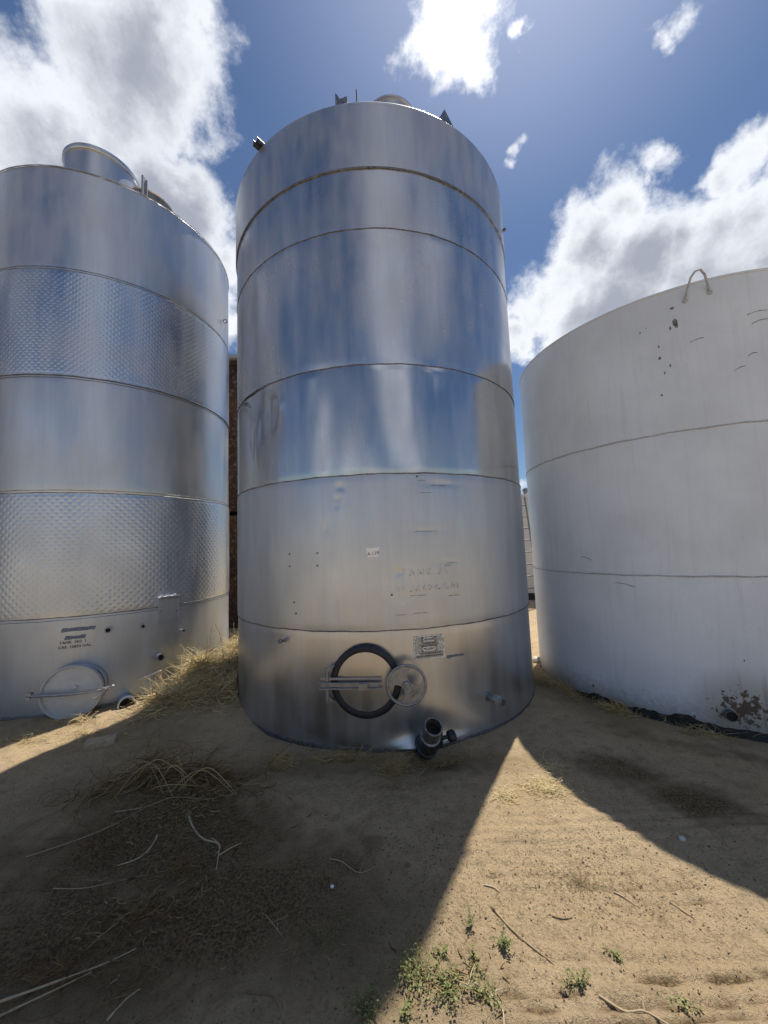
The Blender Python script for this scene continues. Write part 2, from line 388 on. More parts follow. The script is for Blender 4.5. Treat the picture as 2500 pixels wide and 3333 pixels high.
# ------------------------------------------------------------------ ground
def treads(x, y):
    yr = y + .03 * np.sin(x * 1.1 + .5) + .012 * vn(x * 2.5, y * 2.5, 71)
    r = np.zeros_like(x)
    for yc, w, x0, x1, a in ((1.345, .010, .2, 3, 1), (1.385, .011, .3, 3, .8), (1.425, .010, .25, .85, .7), (1.46, .012, .75, 3, 1), (1.52, .008, .4, 2, .4), (1.60, .009, .5, 2, .4), (1.70, .009, .5, 1.2, .5), (1.735, .008, .8, 1.6, .7), (1.80, .010, .4, 1.4, .6), (1.87, .009, .3, 1.2, .5), (1.95, .008, .5, 1.2, .35)):
        e = np.clip((x - x0) / .12, 0, 1) * np.clip((x1 - x) / .2, 0, 1)
        r = np.maximum(r, a * e * np.exp(-((yr - yc) / w) ** 2))
    return r * np.clip(.75 + 1.6 * vn(x * 9, y * 30, 73) + .8 * vn(x * 30, y * 50, 75), 0, 1)
def ground_h(x, y):
    near = np.clip(1.4 - np.hypot(x, y - 3) / 12, 0, 1)
    h = .030 * fbm(x * .7, y * .7, 3, 3) + .012 * fbm(x * 4, y * 4, 5, 4) + near * .007 * fbm(x * 22, y * 22, 9, 3)
    # tyre treads, running across the lit ground
    m_ = np.clip((x - .15) / .5, 0, 1) * np.clip((2.45 - y) / .4, 0, 1) * np.clip((5 - x), 0, 1)
    ph = (y + .035 * np.sin(x * 1.3) + .02 * vn(x * 3, y * 3, 21)) / .066
    rid = np.abs(np.sin(np.pi * ph)) ** .8
    grp = np.clip(vn(x * .6, y * 4.2, 31) * 3.0 + .62, 0, 1)
    h = h - treads(x, y) * .016 * (.4 + 1.2 * np.clip(vn(x * 45, y * 45, 17) + .5, 0, 1))
    h = h + m_ * grp * (.016 * rid + .012 * np.clip(vn(x * 40, y * 40, 13), 0, 1) * (1 - rid))
    def g(cx, cy, sx, sy, a): return a * np.exp(-((x - cx) / sx) ** 2 - ((y - cy) / sy) ** 2)
    h = h + g(-1.95, 4.6, .45, 1.1, .11) + g(-1.3, 2.55, .55, .22, .05) + g(-1.6, 3.7, .6, .5, .04)
    h = h - g(.30, 2.83, .16, .12, .07)
    h = h * np.clip(4 - np.hypot(x, y) / 20, .0, 1)
    return h
def H1(x, y): return float(ground_h(np.array([float(x)]), np.array([float(y)]))[0])
def axis_pts(a, b, d, far, n):
    mid = np.arange(a, b + d * .5, d)
    k = np.arange(1, n + 1); L = 1.0
    lo_, hi_ = 1.0, 3.0
    for _ in range(60):
        q = (lo_ + hi_) / 2
        if d * (q ** (n + 1) - q) / (q - 1) > far: hi_ = q
        else: lo_ = q
    ext = np.cumsum(d * q ** k)
    return np.concatenate([(a - ext)[::-1], mid, mid[-1] + ext])
gx = axis_pts(-3.3, 3.3, .0165, 2500, 75); gy = axis_pts(.9, 5.0, .0115, 2500, 80)
X, Y = np.meshgrid(gx, gy); Z = ground_h(X, Y)
nx, ny = len(gx), len(gy)
idx = np.arange(nx * ny).reshape(ny, nx)
F = np.stack([idx[:-1, :-1].ravel(), idx[:-1, 1:].ravel(), idx[1:, 1:].ravel(), idx[1:, :-1].ravel()], 1)
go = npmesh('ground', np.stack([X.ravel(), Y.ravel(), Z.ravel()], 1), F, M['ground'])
tag(go, 'sandy ground of the yard with tyre treads and dark soil, part wet, part painted shade', kind='structure')
def el(x, y, cx, cy, sx, sy, rot=0):
    c, s = math.cos(rot), math.sin(rot); u = (x - cx) * c + (y - cy) * s; v = -(x - cx) * s + (y - cy) * c
    return np.clip(1.35 - np.hypot(u / sx, v / sy), 0, 1)
xx, yy = X.ravel(), Y.ravel()
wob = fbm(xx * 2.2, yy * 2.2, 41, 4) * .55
dm = np.zeros_like(xx)  # wet soil patches, widened so the shaded ground is darker in its colour
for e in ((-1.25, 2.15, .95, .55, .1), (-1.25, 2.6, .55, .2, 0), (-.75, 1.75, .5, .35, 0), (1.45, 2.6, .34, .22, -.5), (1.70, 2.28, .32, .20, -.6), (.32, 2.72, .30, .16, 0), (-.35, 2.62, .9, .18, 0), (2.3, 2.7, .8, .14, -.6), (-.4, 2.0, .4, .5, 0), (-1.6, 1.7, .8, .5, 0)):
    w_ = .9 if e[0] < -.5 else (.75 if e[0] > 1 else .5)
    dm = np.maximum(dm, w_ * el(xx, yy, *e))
addattr(go, 'damp_shade', np.clip(np.maximum(dm + wob * (dm > .02), treads(xx, yy) * 1.05 + .0), 0, 1))
lt = np.zeros_like(xx)
for e in ((-1.2, 1.5, .6, .35, 0), (-.3, 1.6, .5, .3, 0), (-1.9, 4.4, .5, 1.2, 0), (.1, 1.4, .35, .2, 0), (-1.4, 2.3, .9, .5, 0), (-.2, 2.75, 1.1, .18, 0), (1.75, 3.9, .3, .9, .4)):
    lt = np.maximum(lt, .8 * el(xx, yy, *e))
addattr(go, 'litter', np.clip(lt + wob * (lt > .02), 0, 1))

# ------------------------------------------------------------------ tank shell builder (local frame: origin at the foot centre, angle 0 faces -Y)
def ring_angles(fine, coarse, a0, a1):
    """angles in degrees: fine steps between a0 and a1, coarse elsewhere"""
    n1 = int((a1 - a0) / fine); n2 = int((360 - (a1 - a0)) / coarse)
    return np.concatenate([np.linspace(a0, a1, n1, endpoint=False), np.linspace(a1, a0 + 360, n2, endpoint=False)])
def shell(name, R, z0, z1, mat, parent, disp=None, fine=1.0, coarse=4.0, arc=(-75, 75), dz=.035, lip0=0.0, lip1=0.0):
    A = ring_angles(fine, coarse, *arc); nz = max(2, int(round((z1 - z0) / dz)) + 1); zz = np.linspace(z0, z1, nz)
    AA, ZZ = np.meshgrid(A, zz); RR = np.full_like(AA, R)
    if disp is not None: RR = RR + disp(((AA + 180) % 360) - 180, ZZ)
    rows = [(AA, ZZ, RR)]
    if lip0: AA = np.vstack([A, AA]); ZZ = np.vstack([zz[:1].repeat(len(A))[None], ZZ]); RR = np.vstack([RR[:1] - lip0, RR])
    if lip1: AA = np.vstack([AA, A]); ZZ = np.vstack([ZZ, zz[-1:].repeat(len(A))[None]]); RR = np.vstack([RR, RR[-1:] - lip1])
    t = np.radians(AA); V = np.stack([RR * np.sin(t), -RR * np.cos(t), ZZ], -1).reshape(-1, 3)
    m_, n = AA.shape; I = np.arange(m_ * n).reshape(m_, n); J = np.roll(I, -1, axis=1)
    F = np.stack([I[:-1].ravel(), J[:-1].ravel(), J[1:].ravel(), I[1:].ravel()], 1)
    return npmesh(name, V, F, mat, parent, angle=40)
def oilcan(seed, amp=.0016):
    def d(a, z):
        s = a / 360 * 2 * math.pi * 1.5
        return amp * (1.8 * vn(s * 1.4 + seed, z * 1.1, seed) + .8 * vn(s * 3.4, z * .8 + seed, seed + 5) + .10 * vn(s * 10, z * 1.2, seed + 9)) * 1.2
    return d
def seam(R, z, parent, mat, r=.0042, wob=.0016, seed=0, name='weld_seam'):
    n = 180; pts = []
    for i in range(n):
        a = 2 * math.pi * i / n
        pts.append(((R + .001) * math.sin(a), -(R + .001) * math.cos(a), z + wob * math.sin(a * 23 + seed) + wob * .6 * math.sin(a * 57)))
    rr = [r * (.75 + .5 * random.random()) for _ in range(n)]
    return MB().tube(pts, rr, 6, closed=True).build(name, mat, parent)
def frame(R, a, z, off=0.0):
    """local frame on the shell: x along the shell to the right, y outwards, z up"""
    t = R_(a)
    return Matrix(((math.cos(t), math.sin(t), 0, (R + off) * math.sin(t)), (math.sin(t), -math.cos(t), 0, -(R + off) * math.cos(t)), (0, 0, 1, z), (0, 0, 0, 1)))
def bend(R, a, z, x, h, off):
    t = R_(a) + x / R
    return ((R + off) * math.sin(t), -(R + off) * math.cos(t), z + h)
def decal(name, R, a, z, poly, off, mat, parent, thick=.0012, seg=None):
    """flat shape wrapped on the shell, polygon in (x,h) metres"""
    import bmesh
    bm = bmesh.new(); vs = [bm.verts.new((p[0], 0, p[1])) for p in poly]; bm.faces.new(vs)
    xs = [p[0] for p in poly]; step = .03; k = math.ceil(min(xs) / step)
    while k * step < max(xs):
        bmesh.ops.bisect_plane(bm, geom=bm.verts[:] + bm.edges[:] + bm.faces[:], plane_co=(k * step, 0, 0), plane_no=(1, 0, 0)); k += 1
    r = bmesh.ops.extrude_face_region(bm, geom=bm.faces[:])
    ex = [e for e in r['geom'] if isinstance(e, bmesh.types.BMVert)]
    for v in ex: v.co.y = thick
    for v in bm.verts: v.co = bend(R, a, z, v.co.x, v.co.z, off - thick + v.co.y)
    bmesh.ops.recalc_face_normals(bm, faces=bm.faces[:])
    me = bpy.data.meshes.new(name); bm.to_mesh(me); bm.free(); me.materials.append(mat)
    o = bpy.data.objects.new(name, me); col.objects.link(o); o.parent = parent; return o
def textmesh(txt, size, spacing=1.0, shear=0.0, bold=0.0):
    cu = bpy.data.curves.new('lettering', 'FONT'); cu.body = txt; cu.size = size; cu.align_x = 'CENTER'; cu.align_y = 'CENTER'
    cu.space_character = spacing; cu.shear = shear; cu.offset = bold; cu.extrude = .0006; cu.resolution_u = 3
    ob = bpy.data.objects.new('tmp', cu); col.objects.link(ob)
    dg = bpy.context.evaluated_depsgraph_get(); me = bpy.data.meshes.new_from_object(ob.evaluated_get(dg))
    bpy.data.objects.remove(ob); bpy.data.curves.remove(cu); return me
def lettering(txt, size, R, a, z, off, mat, parent, spacing=1.0, tilt=0.0, bold=0.0, keep=1.0, xs=1.0):
    me = textmesh(txt, size, spacing, 0, bold); c, s = math.cos(tilt), math.sin(tilt)
    for v in me.vertices:
        x, y, zz = v.co; x *= xs; x, y = x * c - y * s, x * s + y * c
        v.co = bend(R, a, z, x, y, off + zz)
    me.materials.clear(); me.materials.append(mat); me.name = 'lettering'
    o = bpy.data.objects.new('lettering', me); col.objects.link(o); o.parent = parent; return o
def rpoly(w, h, r, n=5, cx=0, cz=0):
    P = []
    for qx, qz, a0 in ((1, 1, 0), (-1, 1, 90), (-1, -1, 180), (1, -1, 270)):
        for i in range(n + 1):
            a = R_(a0 + 90 * i / n); P.append((cx + qx * (w / 2 - r) + r * math.cos(a), cz + qz * (h / 2 - r) + r * math.sin(a)))
    return P

# ================================================================== TANK 2, the tall one in the middle
(c2, R2) = TK[2]
t2 = empty('steel_tank', (c2[0], c2[1], 0))
tag(t2, 'tallest stainless steel tank in the middle with round manway, handwheel and paper tag', 'tank', 'stainless steel tanks')
ZB = [0.0, .871, 2.088, 2.999, 4.194, 4.748, 5.366]
def G(a, z, ca, cz, sa, sz, amp): return amp * np.exp(-((a - ca) / sa) ** 2 - ((z - cz) / sz) ** 2)
o_e = oilcan(1, .0016); o_d = oilcan(2, .0016); o_c = oilcan(3, .0007); o_b = oilcan(4, .0007); o_a = oilcan(5, .0012); o_t = oilcan(6, .0010)
def edge(z, *zs):
    return sum(-.0035 * np.exp(-((z - q) / .03) ** 2) for q in zs)
def d_e(a, z):
    d = o_e(a, z) + edge(z, .871)
    d = d + G(a, z, 9, .0, 8, .055, .030) - G(a, z, 9, .14, 9, .09, .016)
    d = d + G(a, z, 20, .03, 4, .03, .010) + G(a, z, -25, .244, .8, .012, -.004)
    return d
def d_d(a, z):
    d = o_d(a, z) + edge(z, .871, 2.088)
    for ca, cz, sa, sz, am in ((-10.1, 2.0, 1.3, .03, -.008), (-9.2, 2.01, .7, .02, .004), (-11.4, 1.90, .8, .025, -.006), (-11.5, 1.85, .7, .02, -.005), (-15, 1.67, .6, .05, -.005),
                               (18, 2.0, 5, .018, -.005), (12.5, 2.03, 4, .012, -.003), (13.6, 1.626, 5, .012, -.003), (5.2, 1.31, 1.1, .03, -.006), (19, 1.37, 3, .014, -.003), (10, 1.13, 4, .010, -.003), (21, 1.10, 2.4, .010, -.003)):
        d = d + G(a, z, ca, cz, sa, sz, am)
    return d
def d_c(a, z):
    d = o_c(a, z) + edge(z, 2.088, 2.999)
    u = (a + 41) / 9; v = (z - 2.76) / .22
    d = d - .022 * np.exp(-(u * u + v * v + .9 * u * v)) + G(a, z, -30.5, 2.79, 1.8, .06, .010) - G(a, z, -35.5, 2.74, 2.6, .16, .016) + G(a, z, -43, 2.55, 1.6, .20, .010) - G(a, z, -46, 2.5, 2.2, .12, .012)
    return d
def d_b(a, z):
    d = o_b(a, z) + edge(z, 2.999, 4.194) - G(a, z, -36, 3.05, 7, .12, .010)
    return d
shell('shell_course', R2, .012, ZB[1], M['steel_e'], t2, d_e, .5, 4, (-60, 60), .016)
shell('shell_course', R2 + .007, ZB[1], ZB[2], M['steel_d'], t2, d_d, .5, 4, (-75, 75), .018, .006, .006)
shell('shell_course', R2 + .001, ZB[2], ZB[3], M['steel_c'], t2, d_c, .6, 4, (-80, 75), .018)
shell('shell_course', R2 + .001, ZB[3], ZB[4], M['steel_b'], t2, d_b, .8, 4, (-80, 75), .03)
shell('shell_course', R2, ZB[4], ZB[5], M['steel_a'], t2, lambda a, z: o_a(a, z) + edge(z, ZB[4]), .8, 4, (-80, 75), .03)
shell('shell_course', R2 + .013, ZB[5] + .004, ZB[6] - .02, M['steel_top'], t2, o_t, .8, 4, (-80, 75), .03, .015)
for i, (rr, z, r) in enumerate(((R2 + .004, ZB[1], .0045), (R2 + .004, ZB[2], .005), (R2, ZB[3], .0034), (R2, ZB[4], .003))):
    seam(rr, z, t2, M['weld'], r, .002, i * 2)
seam(R2 + .002, ZB[5] - .001, t2, M['weld'], .009, .0, 9)
# foot ring and roof
MB().lathe([(R2 + .004, -.03), (R2 + .010, .004), (R2 + .006, .020), (R2 - .01, .024)], n=180).build('foot_ring', M['weld'], t2)
MB().lathe([(R2 + .013, ZB[6] - .022), (R2 + .015, ZB[6] - .004), (R2 + .009, ZB[6] + .006), (R2 - .02, ZB[6] + .014), (1.2, ZB[6] + .055), (.6, ZB[6] + .11), (.05, ZB[6] + .15), (.0005, ZB[6] + .15)], n=180).build('roof', M['steel_top'], t2)
# collar and hatch on the roof
cc = (.198 - c2[0], 3.294 - c2[1])
MB().lathe([(.245, 5.36), (.245, 5.585), (.257, 5.59), (.260, 5.602), (.250, 5.606), (.20, 5.615), (.0005, 5.64)], (cc[0], cc[1], 0), n=64).build('roof_hatch', M['steel_top'], t2)
# straight lip rail on the right front of the roof
a0, a1 = 18, 40
MB().tube([(1.60 * math.sin(R_(a)), -1.60 * math.cos(R_(a)), ZB[6] + .022) for a in np.linspace(16, 27, 12)], .010, 6).build('roof_rail', M['bar'], t2)
def lug(parent, R, a, z, w, h, tall, mat, name='lifting_lug'):
    fr = frame(R, a, z, -.03)
    b = MB(fr)
    b.prism([(-w / 2, 0), (w / 2, 0), (w / 2 + .006, h * .72), (w / 2 - .004, h * .82), (-w / 2 + .03, h * .72), (-w / 2 + .008, h), (-w / 2 - .004, h * tall)], -.004, .004)
    b.prism([(-w / 2 - .012, 0), (-w / 2 - .004, 0), (-w / 2 - .004, h * tall), (-w / 2 - .012, h * (tall + .04))], -.05, .004)
    b.prism([(w / 2 + .004, 0), (w / 2 + .010, 0), (w / 2 + .010, h * .82), (w / 2 + .004, h * .82)], -.05, .004)
    return b.build(name, mat, parent, smooth=False)
lug(t2, R2, -6.9, ZB[6], .085, .145, 1.12, M['valvelt'])
MB(frame(R2, -2.0, ZB[6])).rod((0, -.04, 0), (0, -.04, .19), .008, .007, 8).build('roof_rod', M['valvelt'], t2)
b = MB(frame(R2, 28.5, ZB[6])); b.prism([(-.06, 0), (.075, 0), (.085, .06), (.07, .08), (-.01, .185), (-.055, .07)], -.03, -.022); b.prism([(-.014, .0), (-.006, .0), (-.006, .18), (-.014, .18)], -.12, -.03)
b.build('lifting_lug', M['valvelt'], t2, smooth=False)
b = MB(frame(R2, -38.5, ZB[6] - .01)); b.box((0, .02, .03), (.07, .09, .008)); b.prism([(-.035, .03), (-.03, .03), (-.03, .085), (-.035, .10)], -.02, .06); b.prism([(.03, .03), (.035, .03), (.035, .07), (.03, .085)], -.02, .06)
b.build('lifting_lug', M['valve'], t2, smooth=False)
MB(frame(R2, 67, 5.0)).box((0, .03, 0), (.02, .035, .03)).build('lifting_lug', M['valvelt'], t2, smooth=False)

# --- manway
F0 = frame(R2, -4.75, .512)
mw = MB(F0).lathe([(.256, -.06), (.256, .030), (.252, .034), (.246, .030), (.246, -.02)], axis=(0, 1, 0), n=72).build('manway', M['steel_e'], t2)
MB(F0).lathe([(.216, .026), (.213, .037), (.218, .047), (.238, .052), (.258, .047), (.267, .037), (.266, .022), (.257, .016)], axis=(0, 1, 0), n=72).build('gasket', M['rubber'], mw)
MB(F0).lathe([(.2145, .020), (.2145, .040), (.208, .0405), (.15, .047), (.08, .050), (.0005, .051)], axis=(0, 1, 0), n=72).build('door', M['door'], mw, angle=50)
b = MB(F0)
b.box((-.110, .082, .0065), (.47, .022, .010)); b.box((-.110, .082, -.0335), (.47, .022, .010))
b.box((-.110, .060, .030), (.46, .006, .020)); b.box((-.115, .066, -.0135), (.44, .006, .030))
b.build('crossbar', M['bar'], mw, smooth=False, bevel=.0015)
b = MB(F0); b.box((-.012, .094, -.014), (.066, .030, .048)); b.rod((-.012, .085, -.035), (-.012, .085, -.056), .008, n=8); b.rod((-.012, .05, -.0135), (-.012, .1, -.0135), .012, n=10)
b.build('clamp_block', M['bar'], mw, smooth=False, bevel=.0015)
b = MB(F0)
b.rod((-.288, .062, -.115), (-.288, .062, .11), .009, n=12); b.rod((-.288, .062, -.125), (-.288, .062, -.095), .014, n=6)
b.rod((-.288, .062, .012), (-.288, .062, .075), .0135, n=12); b.rod((-.288, .062, -.1), (-.288, .062, -.042), .0135, n=12)
b.rod((-.288, .062, -.145), (-.288, .062, -.125), .007, n=8)
b.prism([(-.305, .085), (-.27, .085), (-.225, .125), (-.26, .125)], .02, .066); b.prism([(-.305, -.10), (-.27, -.10), (-.235, -.13), (-.262, -.13)], .02, .066)
b.prism([(-.315, .088), (-.262, .096), (-.25, .115), (-.30, .108)], .052, .074)
b.build('hinge', M['cast'], mw, smooth=True)
# handwheel, cast with two kidney openings
FW = frame(R2, 5.41, .504, .105) @ Matrix.Rotation(R_(4), 4, 'Z')
b = MB(FW); RW = .140
b.tube([(RW * math.cos(a), .012, RW * math.sin(a)) for a in np.linspace(0, 2 * math.pi, 73)[:-1]], .0105, 10, closed=True)
def hole(cx, cz, rx, rz, rot, x, z):
    c, s = math.cos(rot), math.sin(rot); u = (x - cx) * c + (z - cz) * s; v = -(x - cx) * s + (z - cz) * c
    return (u / rx) ** 2 + (v / rz) ** 2 < 1
# web of the wheel: polar grid with the two openings cut out
nr, na = 22, 150; rs = np.linspace(.024, RW - .002, nr)
def isopen(x, z):
    # round opening: lens between the rim and a curve round the hub
    for ang, k in ((40, 1.0), (218, .92)):
        cx, cz = .083 * math.cos(R_(ang)), .083 * math.sin(R_(ang))
        if hole(cx, cz, .049, .064 * k, R_(ang), x, z): return True
    return False
def pushed(r, a): return (r * math.cos(a), r * math.sin(a))
vs = []; fs = []; key = {}
def vid(i, j, side):
    k = (i, j % na, side)
    if k not in key:
        x, z = pushed(rs[i], 2 * math.pi * j / na); key[k] = len(vs); vs.append((x, .016 if side else .006, z))
    return key[k]
cell = [[not isopen(*pushed((rs[i] + rs[i + 1]) / 2, 2 * math.pi * (j + .5) / na)) for j in range(na)] for i in range(nr - 1)]
for i in range(nr - 1):
    for j in range(na):
        if not cell[i][j]: continue
        fs.append((vid(i, j, 1), vid(i + 1, j, 1), vid(i + 1, j + 1, 1), vid(i, j + 1, 1)))
        fs.append((vid(i, j, 0), vid(i, j + 1, 0), vid(i + 1, j + 1, 0), vid(i + 1, j, 0)))
        if not cell[i][(j + 1) % na]: fs.append((vid(i, j + 1, 1), vid(i + 1, j + 1, 1), vid(i + 1, j + 1, 0), vid(i, j + 1, 0)))
        if not cell[i][j - 1]: fs.append((vid(i, j, 1), vid(i, j, 0), vid(i + 1, j, 0), vid(i + 1, j, 1)))
        if i + 1 < nr - 1 and not cell[i + 1][j]: fs.append((vid(i + 1, j, 1), vid(i + 1, j, 0), vid(i + 1, j + 1, 0), vid(i + 1, j + 1, 1)))
        if i > 0 and not cell[i - 1][j]: fs.append((vid(i, j, 1), vid(i, j + 1, 1), vid(i, j + 1, 0), vid(i, j, 0)))
b.add(vs, fs)
b.lathe([(.033, .004), (.033, .020), (.030, .023), (.024, .020), (.021, .024), (.012, .025), (.010, .035), (.0005, .037)], axis=(0, 1, 0), n=32)
b.rod((0, -.075, 0), (0, .01, 0), .011, n=12)
b.cur = 1
for txt, rr, sz in (('STEEL', .062, .021), ('STAINLESS', .086, .017)):
    me = textmesh(txt, sz, 1.05, 0, .0006); ang = R_(-52)
    q = Matrix(((math.sin(-ang) , math.cos(ang)), (math.cos(ang), math.sin(ang))))
    vv = []
    for v in me.vertices:
        # text curved concentric with the rim, tops towards the hub
        th = ang + v.co.x / rr; r2_ = rr - v.co.y
        vv.append((r2_ * math.cos(th), .0165 + v.co.z + .0008, r2_ * math.sin(th)))
    b.add(vv, [tuple(p.vertices) for p in me.polygons])
b.build('handwheel', [M['cast'], M['weld']], mw, angle=40)

# --- danger sign: worn plate with print
sg = decal('danger_sign', R2, 12.75, .726, rpoly(.247, .178, .018), .0035, M['signplate'], t2, .002)
for w, cx, cz in (((.247), 0, 0),):
    # broken white border, each remnant its own strip joined in one print part
    b = MB()
    def strip(x0, z0, x1, z1, wd=.006):
        n = max(1, int(math.hypot(x1 - x0, z1 - z0) / .012)); q = []
        dx, dz = x1 - x0, z1 - z0; L = math.hypot(dx, dz); px_, pz_ = -dz / L, dx / L
        for i in range(n + 1):
            t_ = i / n; wv = wd * (.9 + .8 * random.random())
            for s_ in (-1, 1): q.append(bend(R2, 12.75, .726, x0 + dx * t_ + px_ * s_ * wv / 2, z0 + dz * t_ + pz_ * s_ * wv / 2, .0043))
        b.add(q, [(2 * i, 2 * i + 1, 2 * i + 3, 2 * i + 2) for i in range(n)])
    strip(-.10, .086, .02, .086); strip(.03, .086, .09, .086, .005); strip(-.12, .07, -.104, .084, .008); strip(.108, .082, .119, .068, .012)
    strip(-.120, .06, -.120, .045); strip(-.120, .03, -.120, .0); strip(-.120, -.015, -.120, -.07, .005); strip(-.12, -.083, .118, -.083, .005)
    strip(.119, .03, .119, .0, .008); strip(.119, -.01, .119, -.08, .006); strip(-.115, -.048, -.07, -.046, .006)
    for _ in range(34):
        x0 = random.uniform(.068, .114); z0 = random.uniform(-.045, .035); dx = random.uniform(.004, .014)
        strip(x0, z0, min(.118, x0 + dx), z0 + random.uniform(.004, .012), .003)
    b.build('border', M['signw'], sg, smooth=False)
for cz in (.061, -.010):
    decal('caption_panel', R2, 12.75, .726, rpoly(.118, .040, .003, cx=-.004, cz=cz), .0044, M['signbk'], sg, .0008)
    decal('caption_oval', R2, 12.75, .726, rpoly(.110, .033, .0162, 8, cx=-.004, cz=cz), .0052, M['signw'], sg, .0007)
FT = 12.75
lettering('DANGER', .026, R2, FT - .14, .726 + .061, .0062, M['inkgrey'], sg, 1.0, 0, .0008)
lettering('CONFINED SPACE', .0135, R2, FT, .726 + .031, .0044, M['inkgrey'], sg, 1.0, 0, .0003)
lettering('ENTRY BY PERMIT ONLY', .0135, R2, FT, .726 + .0165, .0044, M['inkgrey'], sg, 1.0, 0, .0003)
lettering('PELIGRO', .0235, R2, FT - .14, .726 - .010, .0062, M['inkgrey'], sg, 1.0, 0, .0006)
lettering('ESPACIO RESTRINGIDO DE', .0145, R2, FT + .2, .726 - .043, .0044, M['inkgrey'], sg, 1.0, 0, .0003)
lettering('NECESITA PERMISO DE ENTRADA', .0145, R2, FT, .726 - .063, .0044, M['inkgrey'], sg, .97, 0, .0003)
def ragged(w, h, sl=0.0, n=9, j=.004):
    P = [(-w / 2 + w * i / n + random.uniform(-j, j) * .3, h / 2 + random.uniform(-j, j)) for i in range(n + 1)]
    P += [(w / 2 - w * i / n + sl + random.uniform(-j, j) * .3, -h / 2 + random.uniform(-j, j)) for i in range(n + 1)]
    return P
decal('tape_residue', R2, 20.7, .636, ragged(.155, .018, -.01), .0025, M['blue'], t2, .0008)
# --- paper tag
pt = decal('paper_tag', R2 + .007, -1.75, 1.471, [(-.053, .036), (-.01, .034), (.054, .040), (.045, .012), (.038, -.037), (.0, -.035), (-.045, -.038), (-.050, 0)], .0045, M['paper'], t2, .0012)
lettering('A-139', .036, R2 + .007, -1.75, 1.462, .0052, M['ink'], pt, 1.02, .10)
# --- ghost lettering of an old marking
lettering('TANK 75', .082, R2 + .007, 12.6, 1.300, .0022, M['ghost'], t2, 1.28, 0, -.0015)
lettering('CAP 11694 GAL', .070, R2 + .007, 12.2, 1.180, .0022, M['ghost'], t2, 1.34, 0, -.0015)
for a, z, w, h in ((8.3, 1.285, .006, .016), (9.0, 1.30, .005, .022), (11.1, 1.295, .006, .020), (13.4, 1.295, .005, .02), (16.2, 1.285, .007, .006), (8.2, 1.160, .014, .006), (9.6, 1.165, .010, .010), (9.7, 1.178, .005, .012), (13.5, 1.165, .012, .006), (16.4, 1.168, .010, .014), (20.3, 1.175, .005, .014), (21.2, 1.182, .005, .016), (5.0, 1.185, .006, .010)):
    decal('glue_fleck', R2 + .007, a, z, ragged(w * .8, h * .7, .002, 4, .0015), .0025, M['ghostdk'], t2, .0006)
for a, z, w in ((20.6, 1.362, .10), (19.4, 1.345, .06), (10.2, 1.125, .13), (20.8, 1.105, .09), (18.2, 1.99, .17), (12.6, 2.03, .07), (13.2, 1.62, .18), (13.5, 1.93, .10), (10.5, .99, .12), (5, .985, .08)):
    decal('scratch', R2 + .007, a, z, ragged(w, .0026, .004, 8, .0010), .0035, M['scuff'], t2, .0006)
for a, z in ((-27.2, 1.48), (-17.75, 1.481), (-27.25, 1.38), (-17.85, 1.381), (-25.2, 1.002), (-25.8, 1.09), (11.4, 2.061), (2.9, 1.14)):
    MB(frame(R2 + .007, a, z)).lathe([(.0085, -.002), (.008, .004), (.0045, .008), (.0005, .009)], axis=(0, 1, 0), n=10).build('weld_stud', M['weld'], t2)
# --- fittings
b = MB(frame(R2, -29.5, .781)); b.lathe([(.016, -.01), (.016, .006), (.011, .008), (.011, .04)], axis=(0, 1, 0), n=16); b.lathe([(.011, .04), (.017, .042), (.017, .062), (.012, .062), (.012, .04)], axis=(-.25, 1, 0), n=16)
b.lathe([(.0005, .055), (.0115, .055)], axis=(-.25, 1, 0), n=16)
b.build('sample_port', M['bar'], t2)
fo = frame(R2, 31.0, .270)
ov = MB(fo).lathe([(.040, -.01), (.038, .004), (.029, .008), (.029, .055), (.031, .058), (.031, .075)], axis=(0, 1, 0), n=28).build('outlet', M['valvelt'], t2)
MB(fo).lathe([(.031, .072), (.036, .074), (.036, .108), (.033, .110), (.033, .118), (.038, .120), (.038, .128), (.031, .131), (.031, .150), (.034, .152), (.034, .160), (.0265, .160), (.0265, .12), (.0005, .12)], axis=(0, 1, 0), n=28).build('coupling', M['bar'], ov)
# bottom drain with butterfly valve, pointing out and up
A = Vector((math.sin(R_(9.6)) * (R2 - .02), -math.cos(R_(9.6)) * (R2 - .02), .035))
Bp = Vector((.326, 2.640 - c2[1], .288))
dirv = Vector((math.sin(R_(9.4)), -math.cos(R_(9.4)), 0))
K1 = A + dirv * .12
dr = MB().tube([A, A + dirv * .05, K1, K1.lerp(Bp, .25) + Vector((0, 0, -.01)), K1.lerp(Bp, .5)], .062, 24).build('drain', M['valve'], t2)
axd = (Bp - K1).normalized()
MB().lathe([(.062, -.145), (.070, -.14), (.070, -.125), (.060, -.12), (.060, -.03), (.063, -.028), (.063, .0), (.060, .004), (.0535, .004), (.0525, -.01), (.0525, -.085)], Bp, axd, 32).build('outlet_pipe', M['valvelt'], dr)
MB().lathe([(.053, -.08), (.03, -.082), (.0005, -.083)], Bp, axd, 32).build('bore', M['dark'], dr)
MB().lathe([(.062, 0), (.074, .003), (.075, .02), (.07, .024), (.06, .024)], K1.lerp(Bp, .12), axd, 28).build('flange', M['valve'], dr)
side = Vector((math.cos(R_(9.4)), math.sin(R_(9.4)), 0))
p0 = K1.lerp(Bp, .42)
b = MB(); b.rod(p0 + side * .05, p0 + side * .135 + Vector((0, 0, .01)), .016, .013, 12); b.lathe([(.0005, -.028), (.030, -.028), (.040, -.018), (.040, .018), (.030, .028), (.0005, .028)], p0 + side * .165 + Vector((0, 0, .012)), side + Vector((0, .1, .2)), 10)
b.build('valve_knob', M['rubber'], dr)
